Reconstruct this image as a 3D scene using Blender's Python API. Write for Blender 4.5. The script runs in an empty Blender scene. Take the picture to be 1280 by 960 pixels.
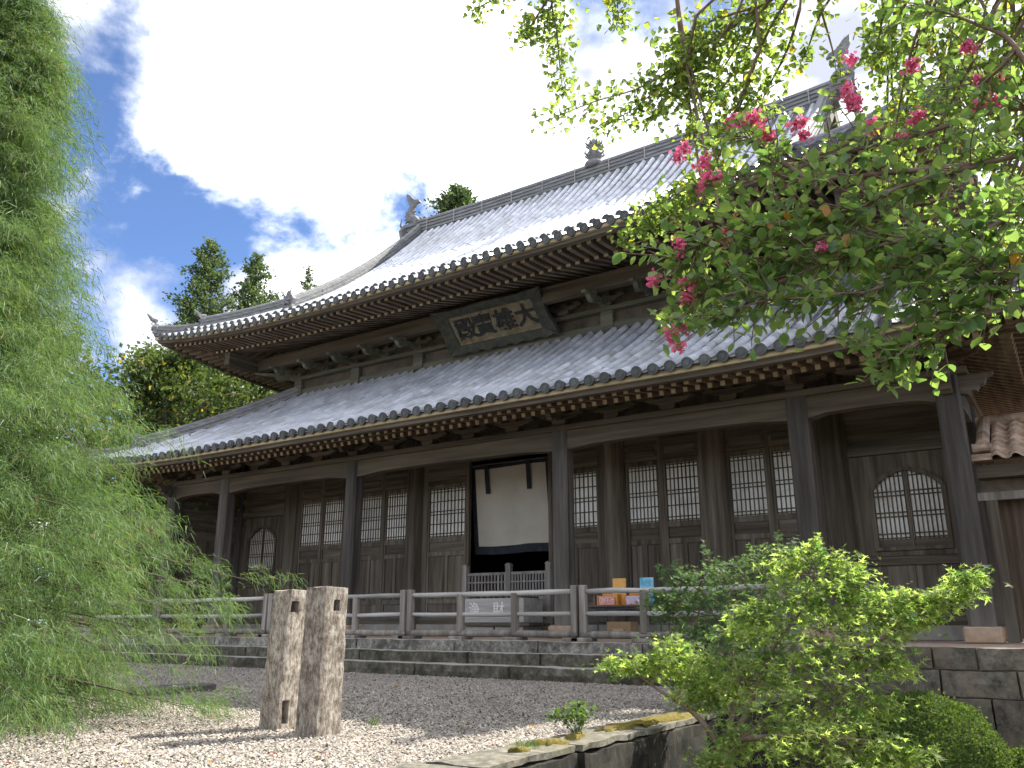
import bpy, bmesh, math, random
import numpy as np
from mathutils import Vector, Matrix, noise as mnoise

R = math.radians
rng = np.random.default_rng(7)
random.seed(7)
scene = bpy.context.scene
COL = scene.collection

# ------------------------------------------------------------------ camera
FPX, PITCH, YAW = 1035.68, 0.27974, 0.59191
CAM = np.array([10.7228, -13.6093, 0.1833])
cd = bpy.data.cameras.new("camera"); cam = bpy.data.objects.new("camera", cd); COL.objects.link(cam)
cam.location = CAM; cam.rotation_euler = (math.pi / 2 + PITCH, 0, YAW)
cd.sensor_width = 36; cd.lens = FPX * 36 / 1280; cd.clip_end = 2000; cd.clip_start = 0.05
scene.camera = cam

# ------------------------------------------------------------------ sky, sun, exposure
SUN_AZ, SUN_EL = R(24), R(46)
SUN = np.array([math.sin(SUN_AZ) * math.cos(SUN_EL), math.cos(SUN_AZ) * math.cos(SUN_EL), math.sin(SUN_EL)])
world = bpy.data.worlds.new("World"); scene.world = world; world.use_nodes = True
def build_world():
    nt = world.node_tree; N = nt.nodes; L = nt.links; N.clear()
    out = N.new('ShaderNodeOutputWorld')
    sky = N.new('ShaderNodeTexSky'); sky.sky_type = 'NISHITA'; sky.sun_disc = False
    sky.sun_elevation = SUN_EL; sky.sun_rotation = SUN_AZ; sky.altitude = 2500; sky.air_density = 0.65; sky.dust_density = 0.2; sky.ozone_density = 4.0
    bsky = N.new('ShaderNodeBackground'); bsky.inputs[1].default_value = 0.05
    L.new(sky.outputs[0], bsky.inputs[0])
    tc = N.new('ShaderNodeTexCoord'); sep = N.new('ShaderNodeSeparateXYZ'); L.new(tc.outputs['Generated'], sep.inputs[0])
    def math_(op, a, b=None, clamp=False):
        m = N.new('ShaderNodeMath'); m.operation = op; m.use_clamp = clamp
        for i, v in enumerate((a, b)):
            if v is None: continue
            if isinstance(v, (int, float)): m.inputs[i].default_value = v
            else: L.new(v, m.inputs[i])
        return m.outputs[0]
    comb = N.new('ShaderNodeVectorMath'); comb.operation = 'MULTIPLY'; L.new(tc.outputs['Generated'], comb.inputs[0]); comb.inputs[1].default_value = (1, 1, 1.25)
    def noise(scale, detail, rough, off, dist=0.0):
        mp = N.new('ShaderNodeVectorMath'); mp.operation = 'ADD'; L.new(comb.outputs[0], mp.inputs[0]); mp.inputs[1].default_value = off
        n = N.new('ShaderNodeTexNoise'); n.inputs['Scale'].default_value = scale; n.inputs['Detail'].default_value = detail
        n.inputs['Roughness'].default_value = rough; n.inputs['Distortion'].default_value = dist
        L.new(mp.outputs[0], n.inputs['Vector']); return n.outputs[0]
    big = noise(CLOUD_S, 1.5, 0.45, CLOUD_OFF)
    mid = noise(5.0, 11, 0.58, (4.1, 0.3, 1.0), 0.15)
    cov = math_('ADD', math_('MULTIPLY', big, 1.15), math_('MULTIPLY', mid, 1.25))
    mr = N.new('ShaderNodeMapRange'); mr.interpolation_type = 'SMOOTHSTEP'
    L.new(cov, mr.inputs[0]); mr.inputs[1].default_value = CLOUD_LO; mr.inputs[2].default_value = CLOUD_HI
    shade = noise(2.6, 5, 0.5, (1.3, 7.0, 2.0))
    ramp = N.new('ShaderNodeMapRange'); L.new(shade, ramp.inputs[0]); ramp.inputs[1].default_value = .38; ramp.inputs[2].default_value = .56
    cmix = N.new('ShaderNodeMix'); cmix.data_type = 'RGBA'; L.new(ramp.outputs[0], cmix.inputs['Factor'])
    cmix.inputs['A'].default_value = (0.205, 0.218, 0.255, 1); cmix.inputs['B'].default_value = (1.0, 1.0, 1.0, 1)
    bcl = N.new('ShaderNodeBackground'); bcl.inputs[1].default_value = 0.60
    L.new(cmix.outputs['Result'], bcl.inputs[0])
    mix = N.new('ShaderNodeMixShader'); L.new(mr.outputs[0], mix.inputs[0]); L.new(bsky.outputs[0], mix.inputs[1]); L.new(bcl.outputs[0], mix.inputs[2])
    L.new(mix.outputs[0], out.inputs[0])
CLOUD_S, CLOUD_OFF, CLOUD_LO, CLOUD_HI = 1.9, (5.479, -3.068, -0.077), 1.06, 1.30
build_world()
sd = bpy.data.lights.new("sun", 'SUN'); sd.energy = 2.0; sd.angle = R(0.53); sd.color = (1.0, 0.95, 0.86)
sun = bpy.data.objects.new("sun", sd); COL.objects.link(sun)
sun.rotation_euler = Vector(-SUN).to_track_quat('-Z', 'Y').to_euler(); sun.location = (20, 30, 40)
scene.view_settings.view_transform = 'Standard'; scene.view_settings.look = 'None'; scene.view_settings.gamma = 1
scene.view_settings.exposure = 2.7
scene.render.engine = 'CYCLES'
scene.cycles.max_bounces = 8; scene.cycles.transparent_max_bounces = 8

# pixel -> direction, for reading positions off the photograph
FW = np.array([-math.sin(YAW) * math.cos(PITCH), math.cos(YAW) * math.cos(PITCH), math.sin(PITCH)])
RT = np.array([math.cos(YAW), math.sin(YAW), 0.0]); UP = np.cross(RT, FW)
def ray(x, y):
    d = FW + RT * (x - 640) / FPX + UP * (480 - y) / FPX
    return d / np.linalg.norm(d)
def at(x, y, dist): return CAM + ray(x, y) * dist
def on_z(x, y, z): d = ray(x, y); return CAM + d * ((z - CAM[2]) / d[2])
def on_y(x, y, Y): d = ray(x, y); return CAM + d * ((Y - CAM[1]) / d[1])

# ------------------------------------------------------------------ materials
MATS = {}
def nodes_mat(name):
    m = bpy.data.materials.new(name); m.use_nodes = True; MATS[name] = m
    nt = m.node_tree; b = nt.nodes['Principled BSDF']; return m, nt, nt.nodes, nt.links, b
def noisy(name, stops, scale=(1, 1, 1), nscale=4.0, detail=8, rough=0.8, bump=0.0, bdist=0.01, rnd=0.0, spec=0.3,
          rough2=None, stain=None, stain_scale=1.2, stain_amt=0.5, nrough=0.62, objrnd=0.0, bscale=None, coat=0.0, lit_top=None, bleach=None):
    """Colour from noise over world position; optional per-piece variation ('rnd' attribute / object random) and stains."""
    m, nt, N, L, b = nodes_mat(name)
    geo = N.new('ShaderNodeNewGeometry')
    mp = N.new('ShaderNodeMapping'); mp.inputs['Scale'].default_value = scale; L.new(geo.outputs['Position'], mp.inputs['Vector'])
    oi = N.new('ShaderNodeObjectInfo')
    if objrnd:
        va = N.new('ShaderNodeVectorMath'); va.operation = 'SCALE'; va.inputs[3].default_value = 17.0
        cx = N.new('ShaderNodeCombineXYZ'); L.new(oi.outputs['Random'], cx.inputs[0]); L.new(oi.outputs['Random'], cx.inputs[2])
        L.new(cx.outputs[0], va.inputs[0]); L.new(va.outputs[0], mp.inputs['Location'])
    n = N.new('ShaderNodeTexNoise'); n.inputs['Scale'].default_value = nscale; n.inputs['Detail'].default_value = detail; n.inputs['Roughness'].default_value = nrough
    L.new(mp.outputs[0], n.inputs['Vector'])
    cr = N.new('ShaderNodeValToRGB'); cr.color_ramp.elements.remove(cr.color_ramp.elements[1])
    for i, (p_, c_) in enumerate(stops):
        e = cr.color_ramp.elements[0] if i == 0 else cr.color_ramp.elements.new(p_)
        e.position = p_; e.color = (*c_, 1)
    L.new(n.outputs[0], cr.inputs[0]); col = cr.outputs[0]
    if stain:
        n2 = N.new('ShaderNodeTexNoise'); n2.inputs['Scale'].default_value = stain_scale; n2.inputs['Detail'].default_value = 7; n2.inputs['Roughness'].default_value = .7
        L.new(geo.outputs['Position'], n2.inputs['Vector'])
        mr = N.new('ShaderNodeMapRange'); L.new(n2.outputs[0], mr.inputs[0]); mr.inputs[1].default_value = .48; mr.inputs[2].default_value = .62; mr.inputs[4].default_value = stain_amt
        mx = N.new('ShaderNodeMix'); mx.data_type = 'RGBA'; L.new(mr.outputs[0], mx.inputs['Factor']); L.new(col, mx.inputs['A']); mx.inputs['B'].default_value = (*stain, 1); col = mx.outputs['Result']
    if rnd or objrnd:
        at_ = N.new('ShaderNodeAttribute'); at_.attribute_name = 'rnd'
        ad = N.new('ShaderNodeMath'); ad.operation = 'MULTIPLY_ADD'; L.new(at_.outputs['Fac'], ad.inputs[0]); ad.inputs[1].default_value = rnd
        m2 = N.new('ShaderNodeMath'); m2.operation = 'MULTIPLY_ADD'; L.new(oi.outputs['Random'], m2.inputs[0]); m2.inputs[1].default_value = objrnd; m2.inputs[2].default_value = 1 - (rnd + objrnd) / 2
        L.new(m2.outputs[0], ad.inputs[2])
        hs = N.new('ShaderNodeHueSaturation'); L.new(ad.outputs[0], hs.inputs['Value']); L.new(col, hs.inputs['Color']); col = hs.outputs[0]
    if bleach:   # rain-washed, paler timber near the floor
        sz = N.new('ShaderNodeSeparateXYZ'); L.new(geo.outputs['Position'], sz.inputs[0])
        nz = N.new('ShaderNodeTexNoise'); nz.inputs['Scale'].default_value = 3.5; nz.inputs['Detail'].default_value = 6; L.new(mp.outputs[0], nz.inputs['Vector'])
        ad0 = N.new('ShaderNodeMath'); ad0.operation = 'MULTIPLY_ADD'; L.new(nz.outputs[0], ad0.inputs[0]); ad0.inputs[1].default_value = 2.2; L.new(sz.outputs[2], ad0.inputs[2])
        mr = N.new('ShaderNodeMapRange'); mr.interpolation_type = 'SMOOTHSTEP'; L.new(ad0.outputs[0], mr.inputs[0]); mr.inputs[1].default_value = 2.2; mr.inputs[2].default_value = 1.1; mr.inputs[3].default_value = 0; mr.inputs[4].default_value = .55
        mx = N.new('ShaderNodeMix'); mx.data_type = 'RGBA'; L.new(mr.outputs[0], mx.inputs['Factor']); L.new(col, mx.inputs['A']); mx.inputs['B'].default_value = (*bleach, 1); col = mx.outputs['Result']
    if lit_top:     # lit look of level tops painted in, paler where faces point up
        sx = N.new('ShaderNodeSeparateXYZ'); L.new(geo.outputs['True Normal'], sx.inputs[0])
        mr = N.new('ShaderNodeMapRange'); L.new(sx.outputs[2], mr.inputs[0]); mr.inputs[1].default_value = .55; mr.inputs[2].default_value = .9; mr.inputs[4].default_value = .8
        mx = N.new('ShaderNodeMix'); mx.data_type = 'RGBA'; L.new(mr.outputs[0], mx.inputs['Factor']); L.new(col, mx.inputs['A']); mx.inputs['B'].default_value = (*lit_top, 1); col = mx.outputs['Result']
    L.new(col, b.inputs['Base Color'])
    b.inputs['Roughness'].default_value = rough; b.inputs['Specular IOR Level'].default_value = spec
    if coat: b.inputs['Coat Weight'].default_value = coat; b.inputs['Coat Roughness'].default_value = .3
    if rough2 is not None:
        mr = N.new('ShaderNodeMapRange'); L.new(n.outputs[0], mr.inputs[0]); mr.inputs[3].default_value = rough; mr.inputs[4].default_value = rough2; L.new(mr.outputs[0], b.inputs['Roughness'])
    if bump:
        src = n.outputs[0]
        if bscale:
            nb = N.new('ShaderNodeTexNoise'); nb.inputs['Scale'].default_value = bscale; nb.inputs['Detail'].default_value = 5; L.new(geo.outputs['Position'], nb.inputs['Vector']); src = nb.outputs[0]
        bp = N.new('ShaderNodeBump'); bp.inputs['Strength'].default_value = bump; bp.inputs['Distance'].default_value = bdist
        L.new(src, bp.inputs['Height']); L.new(bp.outputs[0], b.inputs['Normal'])
    return m
def leafmat(name, dark, light, trans=0.45, rough=0.45, spec=0.35, yellow=None, tcol=None, yfrac=.02):
    m, nt, N, L, b = nodes_mat(name)
    at_ = N.new('ShaderNodeAttribute'); at_.attribute_name = 'rnd'
    oi = N.new('ShaderNodeObjectInfo')
    cr = N.new('ShaderNodeValToRGB'); els = cr.color_ramp.elements
    els[0].position = 0.0; els[0].color = (*dark, 1); els[1].position = 0.86; els[1].color = (*light, 1)
    if yellow: e = els.new(1 - yfrac * 1.5); e.color = (*light, 1); e = els.new(1 - yfrac * .5); e.color = (*yellow, 1)
    L.new(at_.outputs['Fac'], cr.inputs[0])
    L.new(cr.outputs[0], b.inputs['Base Color']); b.inputs['Roughness'].default_value = rough; b.inputs['Specular IOR Level'].default_value = spec
    tr = N.new('ShaderNodeBsdfTranslucent')
    mul = N.new('ShaderNodeMix'); mul.data_type = 'RGBA'; mul.blend_type = 'MULTIPLY'; mul.inputs['Factor'].default_value = 1
    L.new(cr.outputs[0], mul.inputs['A']); mul.inputs['B'].default_value = (*(tcol or (1.75, 1.75, 0.75)), 1)
    L.new(mul.outputs['Result'], tr.inputs[0])
    mx = N.new('ShaderNodeMixShader'); mx.inputs[0].default_value = trans
    L.new(b.outputs[0], mx.inputs[1]); L.new(tr.outputs[0], mx.inputs[2])
    L.new(mx.outputs[0], N['Material Output'].inputs[0]); return m

W1, W2, W3 = (0.036, 0.029, 0.021), (0.094, 0.078, 0.059), (0.180, 0.157, 0.125)
wood_kw = dict(rough=.85, bump=.5, bdist=.006, spec=.2, objrnd=.35, detail=9)
def wood(name, sc, a=W1, b=W2, c=W3, **k):
    kw = dict(wood_kw); kw.update(k); return noisy(name, [(.28, a), (.5, b), (.75, c)], scale=sc, nscale=9, **kw)
WV = wood('wood_vertical', (1, 1, .05), bleach=(.17, .152, .128), objrnd=.5); WX = wood('wood_along', (.05, 1, 1)); WY = wood('wood_across', (1, .05, 1))
COLM = wood('wood_column', (1, 1, .05), (.030, .027, .023), (.066, .059, .051), (.135, .124, .109), bleach=(.21, .19, .165))
WDK = wood('wood_dark', (.3, .3, .3), (.045, .037, .028), (.092, .076, .058), (.15, .127, .10))
WBEAM = wood('wood_beam', (.05, 1, 1), (.045, .036, .025), (.088, .072, .051), (.14, .118, .088))
WGREEN = wood('wood_mossy_beam', (.05, 1, 1), (.058, .058, .042), (.11, .109, .081), (.175, .17, .128))
WGREY = wood('wood_grey_rail', (.08, 1, 1), (.20, .19, .17), (.36, .34, .315), (.52, .50, .47))
WPOST = wood('wood_grey_post', (1, 1, .07), (.10, .085, .07), (.19, .17, .145), (.33, .31, .28))
WRAFT = wood('wood_rafter', (1, .08, 1), (.075, .057, .040), (.15, .115, .082), (.25, .20, .145))
WEND = noisy('rafter_end', [(.3, (.30, .22, .13)), (.7, (.50, .42, .30))], nscale=5, rough=.9, objrnd=.5)
YEL = wood('eave_board', (.1, 1, 1), (.30, .245, .145), (.42, .35, .215), (.52, .45, .29), objrnd=.15)
GATE = wood('gate_wood', (1, 1, .1), (.14, .125, .11), (.23, .21, .19), (.35, .33, .30))
BOXW = wood('box_wood', (.06, 1, 1), (.24, .225, .20), (.34, .32, .295), (.45, .43, .40))
BROWN = wood('brown_board', (1, 1, .06), (.038, .027, .018), (.085, .062, .042), (.16, .125, .093))
PAPER = noisy('paper', [(.3, (.62, .62, .57)), (.7, (.74, .74, .69))], nscale=2.0, rough=.9, objrnd=.3, stain=(.42, .39, .32), stain_scale=2.5, stain_amt=.5)
CLOTH = noisy('cloth', [(.3, (.36, .335, .28)), (.7, (.43, .405, .345))], nscale=1.6, rough=.95, bump=.15, bdist=.01)
NAVY = noisy('navy_cloth', [(.3, (.012, .015, .02)), (.7, (.03, .034, .042))], nscale=6, rough=.95)
TILE = noisy('roof_tile', [(.25, (.34, .36, .41)), (.5, (.49, .51, .56)), (.78, (.61, .625, .665))], nscale=2.6, detail=10, rough=.30, rough2=.45, rnd=.5, spec=.6, stain=(.24, .24, .235), stain_scale=1.1, stain_amt=.55, bump=.15, bdist=.004, coat=.6)
TILEO = noisy('roof_tile_single', [(.25, (.34, .36, .41)), (.5, (.49, .51, .56)), (.78, (.61, .625, .665))], nscale=2.6, detail=10, rough=.30, rough2=.45, objrnd=.5, spec=.6, stain=(.24, .24, .235), stain_scale=1.1, stain_amt=.55, bump=.15, bdist=.004, coat=.6)
CAP = noisy('tile_cap', [(.25, (.035, .038, .037)), (.7, (.095, .10, .096))], nscale=6, rough=.6, spec=.4, objrnd=.5, bump=.6, bdist=.01)  # dark tone includes the shade on the forward-facing tile ends
PAN = noisy('pan_tile', [(.3, (.10, .102, .11)), (.7, (.22, .222, .235))], nscale=5, rough=.5, rnd=.5, spec=.45)
RIDGE = noisy('ridge_tile', [(.3, (.085, .088, .095)), (.5, (.15, .152, .16)), (.72, (.26, .26, .265))], scale=(.4, 1, 2.5), nscale=6, rough=.6, bump=.4, bdist=.006, stain=(.16, .165, .12), stain_amt=.35, rnd=.5)
ORN = noisy('ornament_tile', [(.3, (.09, .092, .095)), (.7, (.24, .24, .24))], nscale=8, rough=.65, bump=.6, bdist=.02)
CTILE = noisy('brown_tile', [(.25, (.22, .15, .10)), (.5, (.42, .30, .215)), (.75, (.58, .48, .39))], nscale=6, rough=.7, objrnd=.5, stain=(.09, .08, .07), stain_scale=4, stain_amt=.6)
STONE = noisy('step_stone', [(.3, (.036, .031, .022)), (.5, (.088, .078, .058)), (.64, (.165, .150, .120)), (.8, (.29, .275, .235))], nscale=9, detail=12, nrough=.75, rough=.95, bump=.8, bdist=.02, objrnd=.3, stain=(.022, .024, .012), stain_scale=3.2, stain_amt=.8, lit_top=(.34, .325, .29))
STONET = noisy('top_step_stone', [(.3, (.060, .054, .043)), (.48, (.16, .15, .128)), (.6, (.30, .285, .25)), (.8, (.43, .415, .375))], nscale=13, detail=12, nrough=.78, rough=.95, bump=.8, bdist=.02, objrnd=.3, stain=(.035, .034, .028), stain_scale=3.5, stain_amt=.75, lit_top=(.40, .36, .30))
ASHLAR = noisy('ashlar_stone', [(.34, (.030, .027, .020)), (.5, (.095, .086, .068)), (.66, (.17, .155, .128)), (.8, (.27, .25, .215))], nscale=8, detail=12, nrough=.74, rough=.95, bump=.7, bdist=.02, objrnd=.35, stain=(.17, .135, .10), stain_scale=2.4, stain_amt=.7)
GWALL = noisy('garden_wall_stone', [(.3, (.010, .009, .007)), (.52, (.030, .027, .020)), (.66, (.070, .064, .048)), (.8, (.16, .148, .12))], scale=(1, 1, .4), nscale=7, detail=12, nrough=.76, rough=.95, bump=.9, bdist=.03, stain=(.006, .006, .005), stain_scale=3.0, stain_amt=.85)  # tree shade is put into this dark colour, along with black stains
COPING = noisy('coping_stone', [(.3, (.045, .042, .030)), (.5, (.13, .12, .095)), (.7, (.27, .25, .21))], nscale=14, nrough=.75, detail=10, rough=.95, bump=.6, bdist=.02, stain=(.16, .15, .08), stain_amt=.5)
def pillar_mat(name, pale):
    k = pale
    return noisy(name, [(.33, (.050, .036, .028)), (.43, (.15 * k, .115 * k, .09 * k)), (.52, (.34 * k, .30 * k, .245 * k)), (.62, (.52 * k, .485 * k, .42 * k)), (.75, (.66, .63, .56))], scale=(1, 1, .4), nscale=34, detail=12, nrough=.82, rough=.95, bump=1.0, bdist=.02, stain=(.085, .060, .046), stain_scale=7, stain_amt=.65 if k < 1 else .35)
PILLAR, PILLAR2 = pillar_mat('pale_pillar_stone', 1.15), pillar_mat('brown_pillar_stone', .92)
BASEST = noisy('base_stone', [(.3, (.26, .18, .12)), (.7, (.40, .30, .215))], nscale=8, rough=.9, bump=.3, bdist=.01, objrnd=.2)
SILLST = noisy('sill_stone', [(.3, (.20, .185, .16)), (.7, (.36, .34, .30))], nscale=4, rough=.9, bump=.3, stain=(.30, .21, .12), stain_amt=.6)
EARTH = noisy('packed_earth', [(.3, (.24, .17, .125)), (.7, (.40, .31, .245))], nscale=3, detail=10, rough=.95, bump=.4, bdist=.02)
SOIL = noisy('soil', [(.3, (.035, .03, .02)), (.55, (.075, .062, .042)), (.75, (.10, .11, .05))], nscale=3, detail=10, rough=.95, bump=.8, bdist=.05)
MOSS = noisy('moss', [(.3, (.07, .058, .012)), (.7, (.20, .155, .03))], nscale=30, rough=1.0, bump=1, bdist=.02)
BARK = noisy('bark', [(.3, (.06, .045, .035)), (.6, (.14, .11, .085)), (.8, (.24, .20, .165))], scale=(1, 1, .25), nscale=20, rough=.95, bump=.8, bdist=.01)
BARKM = noisy('smooth_bark', [(.3, (.10, .062, .042)), (.7, (.22, .16, .12))], nscale=14, rough=.8, bump=.4, bdist=.005)
PLAQ = noisy('plaque_panel', [(.3, (.09, .068, .040)), (.5, (.165, .133, .080)), (.72, (.26, .22, .14))], nscale=7, rough=.8, stain=(.13, .20, .165), stain_scale=1.5, stain_amt=.45)
PLAQF = noisy('plaque_frame', [(.3, (.026, .029, .022)), (.55, (.055, .058, .045)), (.75, (.10, .105, .082))], nscale=6, rough=.8, bump=.5, bdist=.01)
INK = noisy('ink', [(.3, (.012, .013, .014)), (.7, (.035, .036, .036))], nscale=10, rough=.7)
WHITE = noisy('white_paint', [(.3, (.55, .54, .50)), (.7, (.80, .79, .75))], nscale=30, rough=.8)
BLACK = noisy('black_interior', [(.3, (.006, .006, .006)), (.7, (.014, .013, .012))], nscale=3, rough=.95)  # near-black colour stands in for the darkness inside the hall
METAL = noisy('dark_metal', [(.3, (.03, .03, .032)), (.7, (.07, .07, .072))], nscale=10, rough=.5)
ORANGE = noisy('orange_card', [(.35, (.55, .22, .04)), (.65, (.72, .33, .07))], nscale=9, rough=.6)
AMBER = noisy('amber_card', [(.3, (.72, .36, .08)), (.52, (.85, .50, .16)), (.68, (.62, .20, .03))], nscale=22, rough=.6)
BLUEC = noisy('blue_card', [(.4, (.36, .66, .78)), (.52, (.18, .47, .66)), (.62, (.10, .40, .62)), (.7, (.62, .80, .85))], nscale=9, rough=.6)
PINKP = noisy('pink_print', [(.40, (.75, .62, .55)), (.5, (.62, .10, .12)), (.6, (.78, .55, .50)), (.7, (.55, .40, .12))], nscale=26, rough=.6)
BLUEP = noisy('blue_print', [(.40, (.75, .73, .76)), (.5, (.65, .25, .38)), (.55, (.72, .70, .75)), (.62, (.12, .16, .40))], nscale=26, rough=.6)
CARD = noisy('cardboard', [(.3, (.27, .18, .095)), (.7, (.36, .255, .145))], nscale=5, rough=.9)
TABLEW = noisy('table_top', [(.3, (.085, .06, .05)), (.7, (.15, .11, .09))], scale=(.1, 1, 1), nscale=10, rough=.5)

# ------------------------------------------------------------------ mesh helpers
class MB:
    def __init__(s): s.v = []; s.f = []; s.r = []
    def add(s, verts, faces, rnd=0.5):
        o = len(s.v); s.v += [tuple(map(float, p)) for p in verts]; s.f += [tuple(i + o for i in f) for f in faces]; s.r += [rnd] * len(verts); return s
    def box(s, a, b, rnd=.5):
        x0, y0, z0 = a; x1, y1, z1 = b
        return s.add([(x0, y0, z0), (x1, y0, z0), (x1, y1, z0), (x0, y1, z0), (x0, y0, z1), (x1, y0, z1), (x1, y1, z1), (x0, y1, z1)],
                     [(0, 3, 2, 1), (4, 5, 6, 7), (0, 1, 5, 4), (1, 2, 6, 5), (2, 3, 7, 6), (3, 0, 4, 7)], rnd)
    def beam(s, p, q, w, h, up=(0, 0, 1), rnd=.5):
        p, q, up = Vector(p), Vector(q), Vector(up); d = (q - p).normalized(); a = d.cross(up).normalized(); n = a.cross(d)
        V = [e + a * i * w / 2 + n * j * h / 2 for e in (p, q) for i, j in ((-1, -1), (1, -1), (1, 1), (-1, 1))]
        return s.add(V, [(0, 1, 2, 3), (7, 6, 5, 4), (0, 4, 5, 1), (1, 5, 6, 2), (2, 6, 7, 3), (3, 7, 4, 0)], rnd)
    def tube(s, pts, rad, n=8, caps=True, rnd=.5):
        pts = [Vector(p) for p in pts]; rings = []
        if not hasattr(rad, '__len__'): rad = [rad] * len(pts)
        a = None
        for i, p in enumerate(pts):
            d = (pts[min(i + 1, len(pts) - 1)] - pts[max(i - 1, 0)]).normalized()
            if a is None: a = d.orthogonal().normalized()
            a = (a - d * a.dot(d)); a = a.normalized() if a.length > 1e-6 else d.orthogonal().normalized()
            b = d.cross(a)
            rings.append([p + (a * math.cos(t) + b * math.sin(t)) * rad[i] for t in [2 * math.pi * k / n for k in range(n)]])
        V = [v for r_ in rings for v in r_]; F = []
        for i in range(len(pts) - 1):
            for k in range(n): F.append((i * n + k, i * n + (k + 1) % n, (i + 1) * n + (k + 1) % n, (i + 1) * n + k))
        if caps: F.append(tuple(reversed(range(n)))); F.append(tuple(range(len(V) - n, len(V))))
        return s.add(V, F, rnd)
    def prism(s, poly, o, u, v, w, d, rnd=.5):
        o, u, v, w = Vector(o), Vector(u), Vector(v), Vector(w); n = len(poly)
        V = [o + u * a + v * b for a, b in poly] + [o + u * a + v * b + w * d for a, b in poly]
        F = [tuple(reversed(range(n))), tuple(range(n, 2 * n))] + [(i, (i + 1) % n, n + (i + 1) % n, n + i) for i in range(n)]
        return s.add(V, F, rnd)
    def lathe(s, prof, c, n=16, rnd=.5):
        V = []; F = []
        for r_, z in prof:
            for k in range(n): t = 2 * math.pi * k / n; V.append((c[0] + r_ * math.cos(t), c[1] + r_ * math.sin(t), c[2] + z))
        for i in range(len(prof) - 1):
            for k in range(n): F.append((i * n + k, i * n + (k + 1) % n, (i + 1) * n + (k + 1) % n, (i + 1) * n + k))
        F.append(tuple(reversed(range(n)))); F.append(tuple(range(len(V) - n, len(V))))
        return s.add(V, F, rnd)
    def mesh(s, name, mat, smooth=False):
        me = bpy.data.meshes.new(name); me.from_pydata(s.v, [], s.f); me.materials.append(mat)
        a = me.attributes.new('rnd', 'FLOAT', 'POINT'); a.data.foreach_set('value', np.array(s.r, dtype=np.float32))
        if smooth: me.polygons.foreach_set('use_smooth', [True] * len(me.polygons))
        me.update(); return me
    def build(s, name, mat, parent=None, kind=None, smooth=False, bevel=0):
        o = link(name, s.mesh(name, mat, smooth), parent, kind)
        if bevel:
            bm = bmesh.new(); bm.from_mesh(o.data); bmesh.ops.remove_doubles(bm, verts=bm.verts, dist=1e-5)
            bmesh.ops.bevel(bm, geom=bm.edges[:], offset=bevel, segments=1, affect='EDGES'); bm.to_mesh(o.data); bm.free()
        return o
def link(name, me, parent=None, kind=None):
    o = bpy.data.objects.new(name, me); COL.objects.link(o)
    if parent is not None: o.parent = parent; o.matrix_parent_inverse = parent.matrix_basis.inverted()
    if kind: o['kind'] = kind
    return o
def tag(o, label, cat, group=None):
    o['label'] = label; o['category'] = cat
    if group: o['group'] = group
    return o
def thing(name, loc, label, cat, group=None):
    o = bpy.data.objects.new(name, None); o.empty_display_size = .2; COL.objects.link(o); o.location = loc
    return tag(o, label, cat, group)
def tri_mesh(name, V, F, mat, rnd=None, parent=None, kind=None, smooth=False):
    V = np.asarray(V, np.float32); F = np.asarray(F, np.int32); me = bpy.data.meshes.new(name); k = F.shape[1]
    me.vertices.add(len(V)); me.vertices.foreach_set('co', V.ravel())
    me.loops.add(F.size); me.loops.foreach_set('vertex_index', F.ravel())
    me.polygons.add(len(F)); me.polygons.foreach_set('loop_start', np.arange(0, F.size, k, dtype=np.int32))
    me.polygons.foreach_set('loop_total', np.full(len(F), k, np.int32))
    if smooth: me.polygons.foreach_set('use_smooth', np.ones(len(F), bool))
    me.materials.append(mat)
    if rnd is not None: a = me.attributes.new('rnd', 'FLOAT', 'POINT'); a.data.foreach_set('value', np.asarray(rnd, np.float32))
    me.update(calc_edges=True); me.validate()
    return link(name, me, parent, kind)
def inst(name, TV, TF, P, Mx, rnd, mat, parent=None, kind=None, smooth=False):
    """Many copies of one template (TV, TF) joined in one mesh; Mx holds one 3x3 per copy (columns = axes, scaled)."""
    TV = np.asarray(TV, float); TF = np.asarray(TF, int); n = len(P)
    V = np.einsum('nij,kj->nki', np.asarray(Mx), TV) + np.asarray(P)[:, None, :]
    F = TF[None] + (np.arange(n) * len(TV))[:, None, None]
    return tri_mesh(name, V.reshape(-1, 3), F.reshape(-1, TF.shape[1]), mat, np.repeat(rnd, len(TV)), parent, kind, smooth)
def frames(d, up):
    """3x3 matrices whose y axis is d and z axis is close to up."""
    d = d / np.linalg.norm(d, axis=1, keepdims=True); x = np.cross(d, up); ln = np.linalg.norm(x, axis=1, keepdims=True); x = x / np.maximum(ln, 1e-6)
    return np.stack([x, d, np.cross(x, d)], axis=2)
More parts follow.
